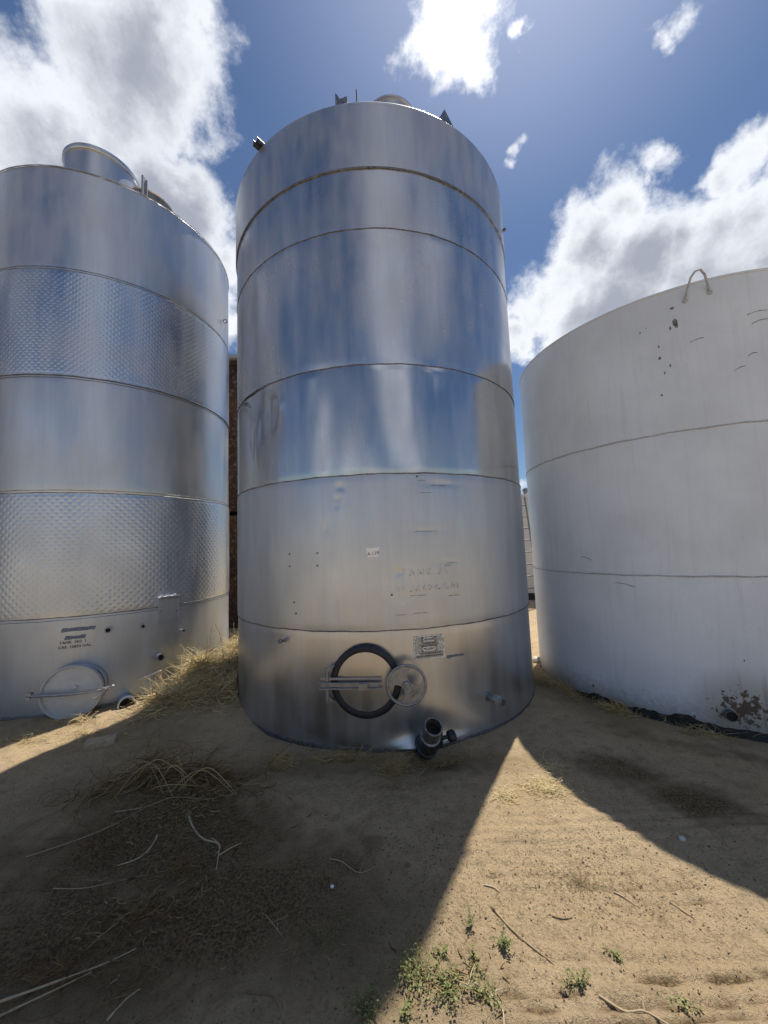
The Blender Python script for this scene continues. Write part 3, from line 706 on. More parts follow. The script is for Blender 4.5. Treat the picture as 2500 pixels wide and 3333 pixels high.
b = MB(); b.box((0, 0, 0), (.05, .06, .12), Matrix.Translation(p0 + side * .075) @ Matrix.Rotation(.5, 4, 'X')); b.build('valve_body', M['valve'], dr, smooth=False, bevel=.012)
# clip on the left seam
b = MB(frame(R2, -51.7, 2.94)); b.tube([(0, .0, .03), (.01, .03, .02), (.015, .04, -.01), (.04, .03, -.03), (.05, .0, -.025)], .007, 6); b.box((0, .01, .02), (.03, .02, .03)); b.build('clip', M['valvelt'], t2)

# ================================================================== TANK 1, left, with two dimpled bands
(c1, R1) = TK[1]
t1 = empty('steel_tank', (c1[0], c1[1], 0))
tag(t1, 'left stainless steel tank with two dimpled bands and a tank number above its round door', 'tank', 'stainless steel tanks')
Z1 = [0.0, .928, 2.182, 3.428, 4.599, 5.808]
q1 = [oilcan(20 + i, .0013) for i in range(5)]
def dimple(p, q, amp, z0, z1, base):
    def d(a, z):
        s = np.radians(a) * R1; X_ = 2 * math.pi * s / p; Y_ = 2 * math.pi * z / q
        g = np.cos(X_ / 1.0) * np.cos(Y_)
        e = np.clip(np.minimum(z - z0, z1 - z) / .04, 0, 1)
        return base(a, z) * .5 + e * (amp * .4 * np.sqrt(np.clip(e, 0, 1)) - amp * .9 * np.clip(g, 0, 1) ** 3.2)
    return d
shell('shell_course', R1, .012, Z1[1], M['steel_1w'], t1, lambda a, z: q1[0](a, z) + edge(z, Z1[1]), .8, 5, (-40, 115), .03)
shell('dimple_band', R1 + .007, Z1[1] + .004, Z1[2], M['steel_1d'], t1, dimple(.072, .072, .0065, Z1[1], Z1[2], q1[1]), .40, 5, (-35, 118), .0095, .009, .009)
shell('shell_course', R1, Z1[2], Z1[3], M['steel_1'], t1, lambda a, z: q1[2](a, z) + edge(z, Z1[2], Z1[3]), .8, 5, (-40, 115), .03)
shell('dimple_band', R1 + .007, Z1[3], Z1[4] - .004, M['steel_1d'], t1, dimple(.060, .060, .0055, Z1[3], Z1[4], q1[3]), .34, 5, (-35, 118), .0078, .009, .009)
shell('shell_course', R1, Z1[4], Z1[5] - .03, M['steel_1'], t1, lambda a, z: q1[4](a, z) + edge(z, Z1[4]), .8, 5, (-40, 115), .03)
for i, z in enumerate(Z1[1:5]): seam(R1 + .003, z, t1, M['weld'], .005, .0015, i * 3 + 1); seam(R1 + .002, z + (-.028 if i % 2 == 0 else .028), t1, M['weld'], .0022, .001, i)
MB().lathe([(R1 + .004, -.03), (R1 + .012, .004), (R1 + .006, .022), (R1 - .01, .026)], n=160).build('foot_ring', M['weld'], t1)
MB().lathe([(R1, Z1[5] - .03), (R1 - .003, Z1[5] - .012), (R1 - .012, Z1[5]), (R1 - .03, Z1[5] + .008), (R1 - .05, Z1[5] + .010), (1.0, Z1[5] + .06), (.4, Z1[5] + .13), (.0005, Z1[5] + .16)], n=180).build('roof', M['steel_1'], t1)
seam(R1 + .001, Z1[5] - .006, t1, M['bar'], .006, 0, 5, 'rim_bead')
cx, cy = -3.315 - c1[0], 4.208 - c1[1]
rh = MB().lathe([(.366, 5.80), (.366, 6.165)], (cx, cy, 0), n=72).build('roof_hatch', M['steel_1'], t1)
MB().lathe([(.366, 6.150), (.379, 6.152), (.384, 6.160), (.384, 6.205), (.376, 6.212), (.2, 6.235), (.0005, 6.245)], (cx, cy, 0), n=72).build('lid', M['steel_1'], rh)
# second hatch cover standing behind and the post beside it
lx, ly = -2.93 - c1[0], 4.56 - c1[1]
MB().lathe([(.005, .03), (.26, .02), (.305, .012), (.315, 0), (.305, -.014), (.26, -.01), (.0005, -.004)], (lx, ly, 6.05), (.10, .12, .98), 64).build('hatch_cover', M['steel_a'], t1)
b = MB(); px_, py_ = -2.80 - c1[0], 4.19 - c1[1]; b.box((px_, py_, 5.99), (.018, .05, .32)); b.box((px_ + .02, py_ + .03, 5.98), (.02, .01, .30)); b.build('post', M['bar'], t1, smooth=False)
b = MB(frame(R1, 93, 4.90)); b.tube([(.0, .045 + .028 * math.sin(a), .028 * math.cos(a)) for a in np.linspace(0, 2 * math.pi, 17)[:-1]], .008, 8, closed=True); b.build('lifting_eye', M['cast'], t1)
b = MB(frame(R1, 21, 5.80)); b.box((-.12, -.03, .01), (.05, .02, .05)); b.build('roof_lug', M['bar'], t1, smooth=False)
# round door, standing proud of its neck
f1 = frame(R1, 25.5, .235)
d1 = MB(f1).lathe([(.228, -.06), (.228, .065), (.222, .070), (.212, .070), (.212, -.02)], axis=(0, 1, 0), n=72).build('manway', M['steel_1w'], t1)
f1b = frame(R1, 24.05, .226, .12) @ Matrix.Rotation(R_(4), 4, 'Z') @ Matrix.Rotation(R_(8), 4, 'Y')
lid = MB(f1b)
lid.lathe([(.228, -.055), (.248, -.05), (.254, -.035), (.254, .0), (.250, .012), (.240, .014), (.234, .004), (.228, -.016), (.19, -.014), (.1, -.004), (.0005, .0)], axis=(0, 1, 0), n=72)
lid.lathe([(.022, -.002), (.022, .010), (.012, .014), (.0005, .014)], (.02, 0, .045), (0, 1, 0), 16)
lid.build('door', M['door1'], d1, angle=40)
b = MB(f1b)
b.tube([(-.315, .022, -.02), (-.25, .03, -.016), (-.1, .044, -.008), (.05, .050, .004), (.18, .045, .020), (.28, .040, .034)], [.013, .015, .016, .015, .013, .012], 8)
b.box((-.315, .015, .0), (.035, .05, .014)); b.box((-.318, .015, -.036), (.035, .05, .014)); b.rod((-.31, .02, -.055), (-.31, .02, .02), .008, n=8)
b.build('crossbar', M['bar'], d1)
b = MB(f1b)
b.tube([(.24, .05, .03), (.30, .055, .052), (.335, .055, .064)], .008, 8); b.lathe([(.0005, -.018), (.012, -.013), (.017, 0), (.012, .013), (.0005, .018)], (.345, .055, .068), (1, 0, .3), 12)
b.tube([(.29, .06, .032), (.262, .075, .002), (.235, .085, -.024), (.21, .09, -.034)], [.009, .011, .012, .013], 8); b.rod((.29, .0, .045), (.29, .085, .045), .011, n=10); b.box((.285, .045, .04), (.05, .03, .03))
b.build('latch_handle', M['bar'], d1)
lettering('TANK  NO. 1', .036, R1, 22.6, .678, .0015, M['inkgrey'], t1, 1.05, 0, .0008, xs=1.0)
lettering('CAP. 10854 GAL.', .036, R1, 23.4, .632, .0015, M['inkgrey'], t1, 1.05, 0, .0008)
decal('tape_residue', R1, 24.5, .800, ragged(.275, .036, -.012), .0025, M['blue'], t1, .0008)
decal('tape_residue', R1, 23.6, .722, ragged(.170, .036, -.014), .0025, M['blue'], t1, .0008)
for a, z, r, L in ((34.0, .759, .028, .022), (45.9, .749, .020, .035), (62.3, .621, .015, .05), (51.9, .395, .036, .10)):
    b = MB(frame(R1, a, z)); b.lathe([(r * 1.25, -.01), (r * 1.2, .004), (r, .006), (r, L), (r * 1.12, L + .001), (r * 1.12, L + .012), (r * .8, L + .012), (r * .78, L - .02)], axis=(0, 1, 0), n=28)
    po = b.build('port', M['bar'], t1); MB(frame(R1, a, z)).lathe([(r * .785, L - .015), (.0005, L - .016)], axis=(0, 1, 0), n=28).build('bore', M['dark'], po)
fd = frame(R1, 40.2, .025)
b = MB(fd); b.lathe([(.075, -.02), (.066, .01), (.066, .17), (.078, .172), (.080, .195), (.066, .198), (.064, .12)], axis=(0, 1, 0), n=32)
po = b.build('drain', M['steel_1w'], t1); MB(fd).lathe([(.065, .125), (.0005, .12)], axis=(0, 1, 0), n=32).build('bore', M['dark'], po)
# bracket plate with rolled top
b = MB(frame(R1, 56.4, .77)); w = .105
prof = [(.02, .0), (.02, .23), (.026, .255), (.045, .268), (.07, .27)]
for s_, (y0, z0), (y1, z1) in [(0, prof[i], prof[i + 1]) for i in range(len(prof) - 1)]:
    b.add([(-w, y0, z0), (w, y0, z0), (w, y1, z1), (-w, y1, z1)], [(0, 1, 2, 3)]); b.add([(-w, y0 - .005, z0), (w, y0 - .005, z0), (w, y1 - .003, z1 - .005), (-w, y1 - .003, z1 - .005)], [(3, 2, 1, 0)])
b.box((-w - .003, .012, .12), (.005, .03, .25)); b.box((w + .003, .012, .12), (.005, .03, .25)); b.box((0, .012, .0), (2 * w, .024, .005))
b.build('bracket', M['steel_d'], t1, smooth=False)
for x_, z_ in ((-.085, .11), (.085, .09)): MB(frame(R1, 56.4, .77)).lathe([(.006, .02), (.006, .024), (.0005, .025)], (x_, 0, z_), (0, 1, 0), 8).build('bolt', M['dark'], t1)

# ================================================================== tall tank standing just past the left edge; it shows as a dark shape mirrored in the middle tank
t0 = empty('steel_tank', (-6.25, 3.42, 0))
tag(t0, 'tall plain steel tank just past the left edge, mirrored dark in the middle tank', 'tank', 'stainless steel tanks')
Z0 = [0.0, 1.8, 3.6, 5.4, 7.0]
for i in range(4): shell('shell_course', 1.43, Z0[i] + .004, Z0[i + 1], M['steel_1w'], t0, oilcan(90 + i, .0013), 2, 5, (0, 150), .09)
for i in (1, 2, 3): seam(1.432, Z0[i], t0, M['weld'], .005, .0015, i)
MB().lathe([(1.43, 7.0), (1.435, 7.02), (1.0, 7.07), (.0005, 7.16)], n=96).build('roof', M['steel_1w'], t0)

# ================================================================== TANK 3, white, right
(c3, R3) = TK[3]
t3 = empty('white_tank', (c3[0], c3[1], 0))
tag(t3, 'wide white painted tank on the right with chipped paint round its low outlet', 'tank')
Z3 = [0.0, 1.181, 2.365, 3.580]
q3 = [oilcan(40 + i, .0018) for i in range(3)]
for i in range(3): shell('shell_course', R3, Z3[i] + (.0 if i else .01), Z3[i + 1], M['white'], t3, lambda a, z, i=i: q3[i](a, z) + edge(z, Z3[i], Z3[i + 1]) * .6, .8, 5, (-100, 40), .03)
for i, z in enumerate((Z3[1], Z3[2])): seam(R3, z, t3, M['weldlt'], .006, .0025, i * 3)
MB().lathe([(R3, Z3[3] - .004), (R3 + .006, Z3[3]), (R3 + .004, Z3[3] + .012), (R3 - .012, Z3[3] + .015), (.9, Z3[3] + .09), (.3, Z3[3] + .16), (.0005, Z3[3] + .17)], n=180).build('roof', M['white'], t3)
# lifting loop on the upper edge
P0 = Vector(bend(R3, -28.2, 3.45, 0, 0, 0)); P1 = Vector(bend(R3, -22.0, 3.47, 0, 0, 0)); n0 = Vector((math.sin(R_(-25)), -math.cos(R_(-25)), 0))
b = MB(); b.tube([P0, P0.lerp(P1, .08) + n0 * .035 + Vector((0, 0, .07)), P0.lerp(P1, .22) + n0 * .06 + Vector((0, 0, .15)), P0.lerp(P1, .40) + n0 * .07 + Vector((0, 0, .185)), P0.lerp(P1, .60) + n0 * .07 + Vector((0, 0, .185)), P0.lerp(P1, .78) + n0 * .055 + Vector((0, 0, .14)), P0.lerp(P1, .95) + n0 * .02 + Vector((0, 0, .045)), P1], .0085, 10)
b.lathe([(.018, 0), (.018, .006), (.0005, .007)], P0, n0, 10); b.lathe([(.018, 0), (.018, .006), (.0005, .007)], P1, n0, 10)
b.build('lifting_loop', M['weldlt'], t3)
fp = frame(R3, -28.9, .155)
po = MB(fp).lathe([(.046, -.01), (.044, .004), (.037, .006), (.037, .052), (.034, .052), (.032, .02)], axis=(0, 1, 0), n=28).build('outlet', M['valvelt'], t3)
MB(fp).lathe([(.0325, .034), (.0005, .034)], axis=(0, 1, 0), n=28).build('bore', M['dark'], po)
# tar and dirt skirt round the foot, uneven
A3 = np.radians(np.linspace(-110, 60, 340)); hh = .052 + .030 * fbm(A3 * 3.5, A3 * 0, 51, 4) + .025 * fbm(A3 * 22, A3 * 0, 55, 3)
hh = hh + .05 * np.exp(-((np.degrees(A3) + 39) / 3.5) ** 2) - .05 * np.clip((-66 - np.degrees(A3)) / 10, 0, 1)
V = []; K = 7
for k in range(K):
    u = k / (K - 1)
    off = [.055, .050, .035, .026, .020, .012, .001][k] + .010 * vn(A3 * 18, A3 * 0 + k, 61)
    V.append(np.stack([(R3 + off) * np.sin(A3), -(R3 + off) * np.cos(A3), -.03 + (hh + .03) * u], 1))
V = np.concatenate(V); n = len(A3); I = np.arange(K * n).reshape(K, n)
Fq = np.stack([I[:-1, :-1].ravel(), I[:-1, 1:].ravel(), I[1:, 1:].ravel(), I[1:, :-1].ravel()], 1)
npmesh('tar_skirt', V, Fq, M['tar'], t3)
def blob(w, h, n=12, j=.35):
    return [(w / 2 * math.cos(a) * random.uniform(1 - j, 1 + j), h / 2 * math.sin(a) * random.uniform(1 - j, 1 + j)) for a in np.linspace(0, 2 * math.pi, n + 1)[:-1]]
for a, z, w, h in ((-31.2, 3.285, .032, .075), (-30.8, 3.262, .010, .05), (-32.6, 3.25, .012, .03), (-36.0, 3.018, .018, .026), (-36.5, 2.694, .014, .018), (-33.6, 2.93, .010, .03), (-35.2, 2.88, .012, .022), (-36.0, 3.12, .010, .018), (-31.5, 3.42, .03, .018), (-40.5, 3.29, .010, .018), (-65.7, .129, .02, .03), (-24.3, .56, .012, .016), (-37, .09, .02, .03)):
    decal('paint_chip', R3, a, z, blob(w, h), .0016, M['peel'], t3, .0008)
for a, z, w, sl_ in ((-64.0, 1.32, .115, -.035), (-51.8, 1.093, .16, -.030), (-26.4, 3.095, .09, .015), (-11, 3.235, .14, .02), (-10.5, 3.16, .12, .025), (-17.0, 2.80, .07, .03), (-13.5, 2.90, .06, .02)):
    P = []; n = 10
    for i in range(n + 1): x = -w / 2 + w * i / n; P.append((x, sl_ * x / w + .0028 * random.random() + .001 + .010 * math.sin(i * .32)))
    for i in range(n, -1, -1): x = -w / 2 + w * i / n; P.append((x, sl_ * x / w - .0028 * random.random() + .010 * math.sin(i * .32) - .0005))
    decal('scratch', R3, a, z, P, .0016, M['peel'], t3, .0008)

# ================================================================== things behind
# two stacked rusty steel bins seen between the left tanks
def bin_(name, x0, x1, y0, y1, z0, z1, label):
    e = empty(name, ((x0 + x1) / 2, (y0 + y1) / 2, z0)); tag(e, label, 'bin', 'rusty bins stacked behind the tanks')
    w, d, h = (x1 - x0), (y1 - y0), (z1 - z0)
    MB().box((0, 0, h / 2), (w - .06, d - .06, h)).build('body', M['rust'], e, smooth=False)
    for s_ in (-1, 1):
        for q in (-1, 1): MB().box((s_ * (w / 2 - .04), q * (d / 2 - .04), h / 2 + .003), (.1, .1, h + .01)).build('corner_post', M['rust'], e, smooth=False)
    for zz in (.06, h * .5, h - .05):
        for q in (-1, 1): MB().box((0, q * (d / 2 - .022), zz), (w - .14, .05, .09)).build('rail', M['rust'], e, smooth=False)
    return e
lb = bin_('steel_bin', -4.9, -1.95, 7.5, 9.9, .0, 2.24, 'dark red rusty steel bin, the lower one behind the gap between steel tanks')
ub = bin_('steel_bin', -4.9, -1.95, 7.5, 9.9, 2.32, 5.50, 'rusty steel bin with flaking pale paint, the upper one of the stack')
for sx in (-1, 1):
    for sy in (-1, 1): MB().box((sx * 1.3, sy * 1.0, -.04), (.2, .2, .075)).build('foot', M['rust'], ub, smooth=False)
b = MB(); b.box((0, 0, 3.235), (3.15, 2.6, .08)); b.build('lid', M['weldlt'], ub, smooth=False, bevel=.01)
b = MB(); b.rod((.265, -1.29, 1.66), (.265, -1.29, 3.10), .035, n=12); b.box((.265, -1.245, 1.9), (.09, .08, .05)); b.box((.265, -1.245, 2.9), (.09, .08, .05)); b.build('downpipe', M['ladder'], ub)
# far white tank with pipework on its roof
ft = empty('white_tank', (4.35, 10.95, 0)); tag(ft, 'distant low white tank seen through the gap behind the leaning ladder', 'tank')
RF = 1.62
for z0, z1 in ((0, .9), (.9, 1.8), (1.8, 2.68)): shell('shell_course', RF, z0, z1, M['whitefar'], ft, oilcan(70, .002), 2, 5, (-60, 60), .08)
for z in (.9, 1.8): seam(RF, z, ft, M['weldlt'], .006, .002, 2)
MB().lathe([(RF, 2.675), (RF + .01, 2.69), (.8, 2.76), (.0005, 2.80)], n=96).build('roof', M['whitefar'], ft)
MB().lathe([(RF + .02, 0), (RF + .02, .18), (RF - .01, .19)], n=96).build('foot_ring', M['tar'], ft)
b = MB(); q = Vector((-.70, -1.42, 2.70)); b.rod(q + Vector((0, 0, 0)), q + Vector((0, 0, .14)), .04, n=14); b.lathe([(.05, -.03), (.07, -.02), (.07, .02), (.05, .03)], q + Vector((0, -.03, .08)), (0, 1, 0), 16)
b.tube([q + Vector((.06, 0, .05)), q + Vector((.1, 0, .16)), q + Vector((.2, 0, .22)), q + Vector((.3, 0, .2)), q + Vector((.32, 0, .02))], .016, 8); b.build('vent_pipe', M['cast'], ft)
# ladder leaning on it
la = empty('ladder', (3.2, 8.75, 0)); tag(la, 'grey metal ladder leaning up against the far white tank', 'ladder')
def LP(s, u):  # s: -1/1 rail, u along
    bx = .30 - .10 * u * 1.0; return Vector((bx + (s - 1) * .22 - .02, -.15 + .30 * u * .9, 2.55 * u))
for s in (-1, 1): MB().tube([LP(s, 0), LP(s, .5), LP(s, 1.0)], .020, 8).build('rail', M['ladder'], la)
for i in range(9):
    u = .055 + i * .108; MB().rod(LP(-1, u), LP(1, u), .014, n=8).build('rung', M['ladder'], la)

# ================================================================== ground litter
def strands(name, spots, N_, L, r, mat, S=5, lift=.10, flat=.35, curl=.8, parent=None, seed=1, tint=(0, 1), avoid=True):
    """many curved dry blades: spots = (x, y, sx, sy, rot, height, weight)"""
    g = np.random.default_rng(seed); w = np.array([s[6] for s in spots], float); w /= w.sum()
    k = g.choice(len(spots), N_, p=w); sp_ = np.array([s[:6] for s in spots])[k]
    rr = np.sqrt(g.random(N_)) * (1 - .0); th = g.random(N_) * 2 * np.pi
    rr = np.abs(g.normal(0, .5, N_)); u = rr * np.cos(th) * sp_[:, 2]; v = rr * np.sin(th) * sp_[:, 3]
    c, s = np.cos(sp_[:, 4]), np.sin(sp_[:, 4]); x = sp_[:, 0] + u * c - v * s; y = sp_[:, 1] + u * s + v * c
    hz = sp_[:, 5] * g.random(N_) * np.exp(-rr ** 2 * 1.2)
    ln = g.uniform(*L, N_); az = g.random(N_) * 2 * np.pi; el_ = g.normal(0, flat, N_)
    cur = g.normal(0, curl, N_); cur2 = g.normal(0, curl * .6, N_)
    P = np.zeros((N_, S + 1, 3)); P[:, 0] = np.stack([x, y, ground_h(x, y) + hz + .003], 1)
    for i in range(S):
        a = az + cur * (i / S - .5) * 2; e = el_ + cur2 * (i / S - .5)
        P[:, i + 1] = P[:, i] + (ln / S)[:, None] * np.stack([np.cos(a) * np.cos(e), np.sin(a) * np.cos(e), np.sin(e)], 1)
    gh = ground_h(P[..., 0], P[..., 1]) + .0015; P[..., 2] = np.maximum(P[..., 2], gh + .3 * hz[:, None])
    # keep out of the tanks
    for kk, (cc_, RR_) in TK.items():
        dx = P[..., 0] - cc_[0]; dy = P[..., 1] - cc_[1]; d = np.hypot(dx, dy); f_ = np.where(d < RR_ + .02, (RR_ + .02) / np.maximum(d, .01), 1)
        P[..., 0] = cc_[0] + dx * f_; P[..., 1] = cc_[1] + dy * f_
    T = np.gradient(P, axis=1); T /= np.linalg.norm(T, axis=2, keepdims=True) + 1e-9
    up = np.zeros_like(T); up[..., 2] = 1; sidev = np.cross(T, up); sidev /= np.linalg.norm(sidev, axis=2, keepdims=True) + 1e-9; nn = np.cross(sidev, T)
    rad = (g.uniform(*r, N_)[:, None] * np.linspace(1, .45, S + 1)[None])[..., None]
    V = np.stack([P + rad * (sidev * math.cos(a) + nn * math.sin(a)) for a in (math.pi / 2, math.pi * 7 / 6, math.pi * 11 / 6)], 2)
    V = V.reshape(-1, 3); base = (np.arange(N_) * (S + 1) * 3)[:, None, None]
    fs = []
    for i in range(S):
        for j in range(3):
            j2 = (j + 1) % 3; fs.append([i * 3 + j, i * 3 + j2, (i + 1) * 3 + j2, (i + 1) * 3 + j])
    F = (np.array(fs)[None] + base).reshape(-1, 4)
    o = npmesh(name, V, F, mat, parent, smooth=False)
    addattr(o, 'tint', np.repeat(g.uniform(*tint, N_), (S + 1) * 3)); return o
o = strands('straw_heap', [(-2.15, 4.35, .25, .45, .35, .24, 2.6), (-1.85, 4.5, .25, .5, .1, .14, 1.6), (-1.95, 5.0, .30, .55, 0, .28, 2.4), (-2.1, 3.85, .42, .28, .2, .08, 2.2), (-1.72, 3.95, .30, .35, 0, .08, 1.4), (-2.35, 3.95, .15, .10, .5, .04, .4)], 6000, (.08, .32), (.0018, .0040), M['straw'], seed=2, flat=.45)
tag(o, 'heap of pale yellow straw between the left and the middle steel tank', 'straw', kind='stuff')
o = strands('straw_heap', [(-2.0, 6.2, .5, .6, 0, .12, 1), (-2.4, 6.9, .5, .4, 0, .1, 1)], 1500, (.08, .3), (.002, .004), M['straw'], seed=3)
tag(o, 'straw on the ground behind the gap in front of the rusty bins', 'straw', kind='stuff')
o = strands('brush_pile', [(-1.60, 2.62, .24, .10, 0, .15, 3.4), (-1.25, 2.62, .32, .10, 0, .07, 1.6), (-1.9, 2.50, .25, .10, .2, .02, .6), (-1.1, 2.50, .30, .10, 0, .02, .6)], 560, (.10, .40), (.0012, .0030), M['brush'], S=8, seed=4, flat=.30, curl=1.4, tint=(0, .9))
tag(o, 'tangled pile of dry brown stems lying in the shade left of centre', 'brush', kind='stuff')
o = strands('straw_fringe', [(-.80, 2.80, .10, .10, 0, .05, 1.6), (.0, 2.70, .13, .12, 0, .05, 2), (-.35, 2.84, .45, .05, 0, .03, 1.6), (.3, 2.80, .4, .05, 0, .01, .4)], 1500, (.04, .16), (.0008, .0017), M['straw'], seed=5, curl=2.2, flat=.3, tint=(0, .6))
tag(o, 'curly dry grass tufts along the foot of the middle steel tank', 'dry grass', kind='stuff')
o = strands('straw_fringe', [(1.72, 3.95, .10, .40, .35, .05, 2), (1.95, 3.38, .10, .25, .6, .04, 1.2), (1.62, 4.6, .15, .4, 0, .06, 1.5), (1.8, 5.6, .3, .5, 0, .06, 1), (2.35, 2.98, .25, .04, -.4, .03, .6)], 1500, (.04, .18), (.0010, .0022), M['straw'], seed=6, curl=1.8, flat=.4, tint=(0, .75))
tag(o, 'dry grass strip along the foot of the white tank beside the gap', 'dry grass', kind='stuff')
o = strands('straw_scatter', [(.93, 2.42, .16, .12, -.4, .010, 2), (.66, 2.38, .07, .06, 0, .008, .7), (1.05, 2.62, .10, .10, 0, .006, .5)], 420, (.03, .12), (.0013, .0026), M['straw'], seed=7, curl=1.8, flat=.12, tint=(.5, 1))
tag(o, 'bleached roots and straw scattered in the tip of the sunlit wedge', 'straw', kind='stuff')
o = strands('straw_scatter', [(-2.9, 3.62, .3, .06, -.3, .04, 1), (-2.6, 3.35, .5, .2, -.3, .01, .8), (-3.1, 3.3, .4, .2, 0, .01, .8)], 420, (.04, .16), (.0010, .0022), M['straw'], seed=8, curl=1.4, flat=.25)
tag(o, 'straw lying along the foot of the left steel tank under its door', 'straw', kind='stuff')
o = strands('withered_grass', [(-1.1, 1.68, .30, .18, 0, .035, 3), (-1.25, 1.5, .35, .16, 0, .03, 2.5), (-.95, 1.45, .3, .15, 0, .02, 1.5), (-1.5, 2.1, .5, .35, 0, .015, 2), (-.85, 2.25, .35, .2, 0, .015, 1.5), (-1.05, 1.9, .2, .12, 0, .03, 1.5)], 1100, (.02, .14), (.0005, .0013), M['brush'], seed=9, S=5, curl=.6, flat=.25, tint=(0, .7))
tag(o, 'withered stems and roots strewn over the dark soil at lower left', 'dry grass', kind='stuff')
o = strands('ground_stubble', [(-.3, 1.6, 1.0, .5, 0, .0, 3), (.8, 1.8, 1.2, .6, 0, .0, 2.2), (-1.2, 2.2, 1.0, .7, 0, .0, 2), (1.6, 2.5, 1.0, .6, 0, 0, 1.4), (0, 2.5, 1.2, .35, 0, 0, 1.2)], 9000, (.006, .032), (.0004, .0010), M['grassy'], seed=10, S=3, curl=.9, flat=.35, tint=(.15, 1))
tag(o, 'short dry stubble and fibres all over the yard soil', 'stubble', kind='stuff')
# clods and pebbles
def clods(name, N_, seed, mat, rmin, rmax, sampler):
    g = np.random.default_rng(seed); x, y = sampler(g, N_)
    phi = (1 + 5 ** .5) / 2
    I0 = np.array([(-1, phi, 0), (1, phi, 0), (-1, -phi, 0), (1, -phi, 0), (0, -1, phi), (0, 1, phi), (0, -1, -phi), (0, 1, -phi), (phi, 0, -1), (phi, 0, 1), (-phi, 0, -1), (-phi, 0, 1)]) / 1.9
    IF = np.array([(0, 11, 5), (0, 5, 1), (0, 1, 7), (0, 7, 10), (0, 10, 11), (1, 5, 9), (5, 11, 4), (11, 10, 2), (10, 7, 6), (7, 1, 8), (3, 9, 4), (3, 4, 2), (3, 2, 6), (3, 6, 8), (3, 8, 9), (4, 9, 5), (2, 4, 11), (6, 2, 10), (8, 6, 7), (9, 8, 1)])
    r = rmin * (rmax / rmin) ** (g.random(N_) ** 3.0); jit = g.uniform(.7, 1.25, (N_, 12, 3)); sc = g.uniform(.7, 1.2, (N_, 1, 3)) * [1, 1, .7]
    V = I0[None] * jit * sc * r[:, None, None]; V[..., 0] += x[:, None]; V[..., 1] += y[:, None]; V[..., 2] += (ground_h(x, y) + r * .22)[:, None]
    F = (IF[None] + (np.arange(N_) * 12)[:, None, None]).reshape(-1, 3)
    return npmesh(name, V.reshape(-1, 3), F, mat, smooth=False)
def samp(g, n):
    y = 1.0 + 3.4 * g.random(n) ** 1.7; x = g.uniform(-1.15, 1.15, n) * (y * 1.05 + .2)
    # gather in the troughs of the treads on the lit side
    tr = (x > .2) & (y < 2.4) & (g.random(n) < .6); y = np.where(tr, (np.round(y / .066) + .0) * .066 + g.normal(0, .008, n), y)
    for cc_, RR_ in TK.values():
        d = np.hypot(x - cc_[0], y - cc_[1]); x = np.where(d < RR_ + .05, 0.3 * x, x); y = np.where(d < RR_ + .05, 1.6 + .5 * g.random(n), y)
    return x, y
o = clods('soil_clods', 16000, 31, M['pebble'], .0009, .0052, samp)
tag(o, 'small soil clods and grit strewn over the yard', 'gravel', kind='stuff')

# countable pieces on the ground
def stalk(name, pts, r, label, mat='stalk', tint=.6, group='dry stalks lying on the ground', branch=()):
    P = [Vector((p[0], p[1], H1(p[0], p[1]) + (p[2] if len(p) > 2 else .004))) for p in pts]
    # smooth the polyline
    Q = []
    for i in range(len(P) - 1):
        a = P[max(i - 1, 0)]; b_ = P[i]; c_ = P[i + 1]; d_ = P[min(i + 2, len(P) - 1)]
        for k in range(5):
            t_ = k / 5; Q.append(.5 * ((2 * b_) + (c_ - a) * t_ + (2 * a - 5 * b_ + 4 * c_ - d_) * t_ ** 2 + (3 * b_ - a - 3 * c_ + d_) * t_ ** 3))
    Q.append(P[-1]); n = len(Q)
    r *= .72; b = MB(); b.tube(Q, [r * (1 - .55 * i / n) * random.uniform(.85, 1.15) for i in range(n)], 7)
    for u, dx, dy, dz, L_ in branch:
        q = Q[int(u * (n - 1))]; b.tube([q, q + Vector((dx, dy, dz)) * L_ * .5 + Vector((0, 0, .004)), q + Vector((dx, dy, dz)) * L_], [r * .6, r * .45, r * .25], 5)
    o = b.build(name, M[mat]); addattr(o, 'tint', [tint + random.uniform(-.12, .12)] * len(o.data.vertices))
    return tag(o, label, 'stalk', group)
stalk('dry_stalk', [(-1.208, 2.316), (-1.13, 2.22), (-1.03, 2.13), (-.93, 2.09), (-.90, 2.02), (-.87, 1.93)], .008, 'thick split pale stalk just below the brush pile, bent at its end', tint=.75, branch=((.6, -.6, .3, .2, .08), (.8, .8, .5, .1, .12)))
stalk('dry_stalk', [(-1.30, 2.17), (-1.29, 2.09), (-1.31, 2.02), (-1.38, 1.98)], .007, 'short pale leaf-like stalk left of the thick split one', tint=.8, branch=((.5, .5, -.4, .3, .05),))
stalk('dry_stalk', [(-1.07, 1.83), (-1.13, 1.74), (-1.19, 1.64), (-1.22, 1.58)], .0048, 'long straight stalk lying across the withered grass at lower left', tint=.55, branch=((.2, .4, .9, .2, .08), (.7, -.9, -.1, .1, .08)))
stalk('dry_stalk', [(-1.59, 1.86), (-1.45, 1.86), (-1.33, 1.88), (-1.2, 1.92)], .0034, 'thin curved pale stem lying level in the dark soil at left', tint=.6)
stalk('dry_stalk', [(-1.40, 1.40, .01), (-1.24, 1.46, .015), (-1.10, 1.53, .01), (-1.02, 1.58)], .0060, 'upper of the two long pale stalks in the bottom left corner', tint=.8)
stalk('dry_stalk', [(-1.36, 1.36, .01), (-1.22, 1.44, .012), (-1.13, 1.50, .01)], .0052, 'lower of the two long pale stalks in the bottom left corner', tint=.65)
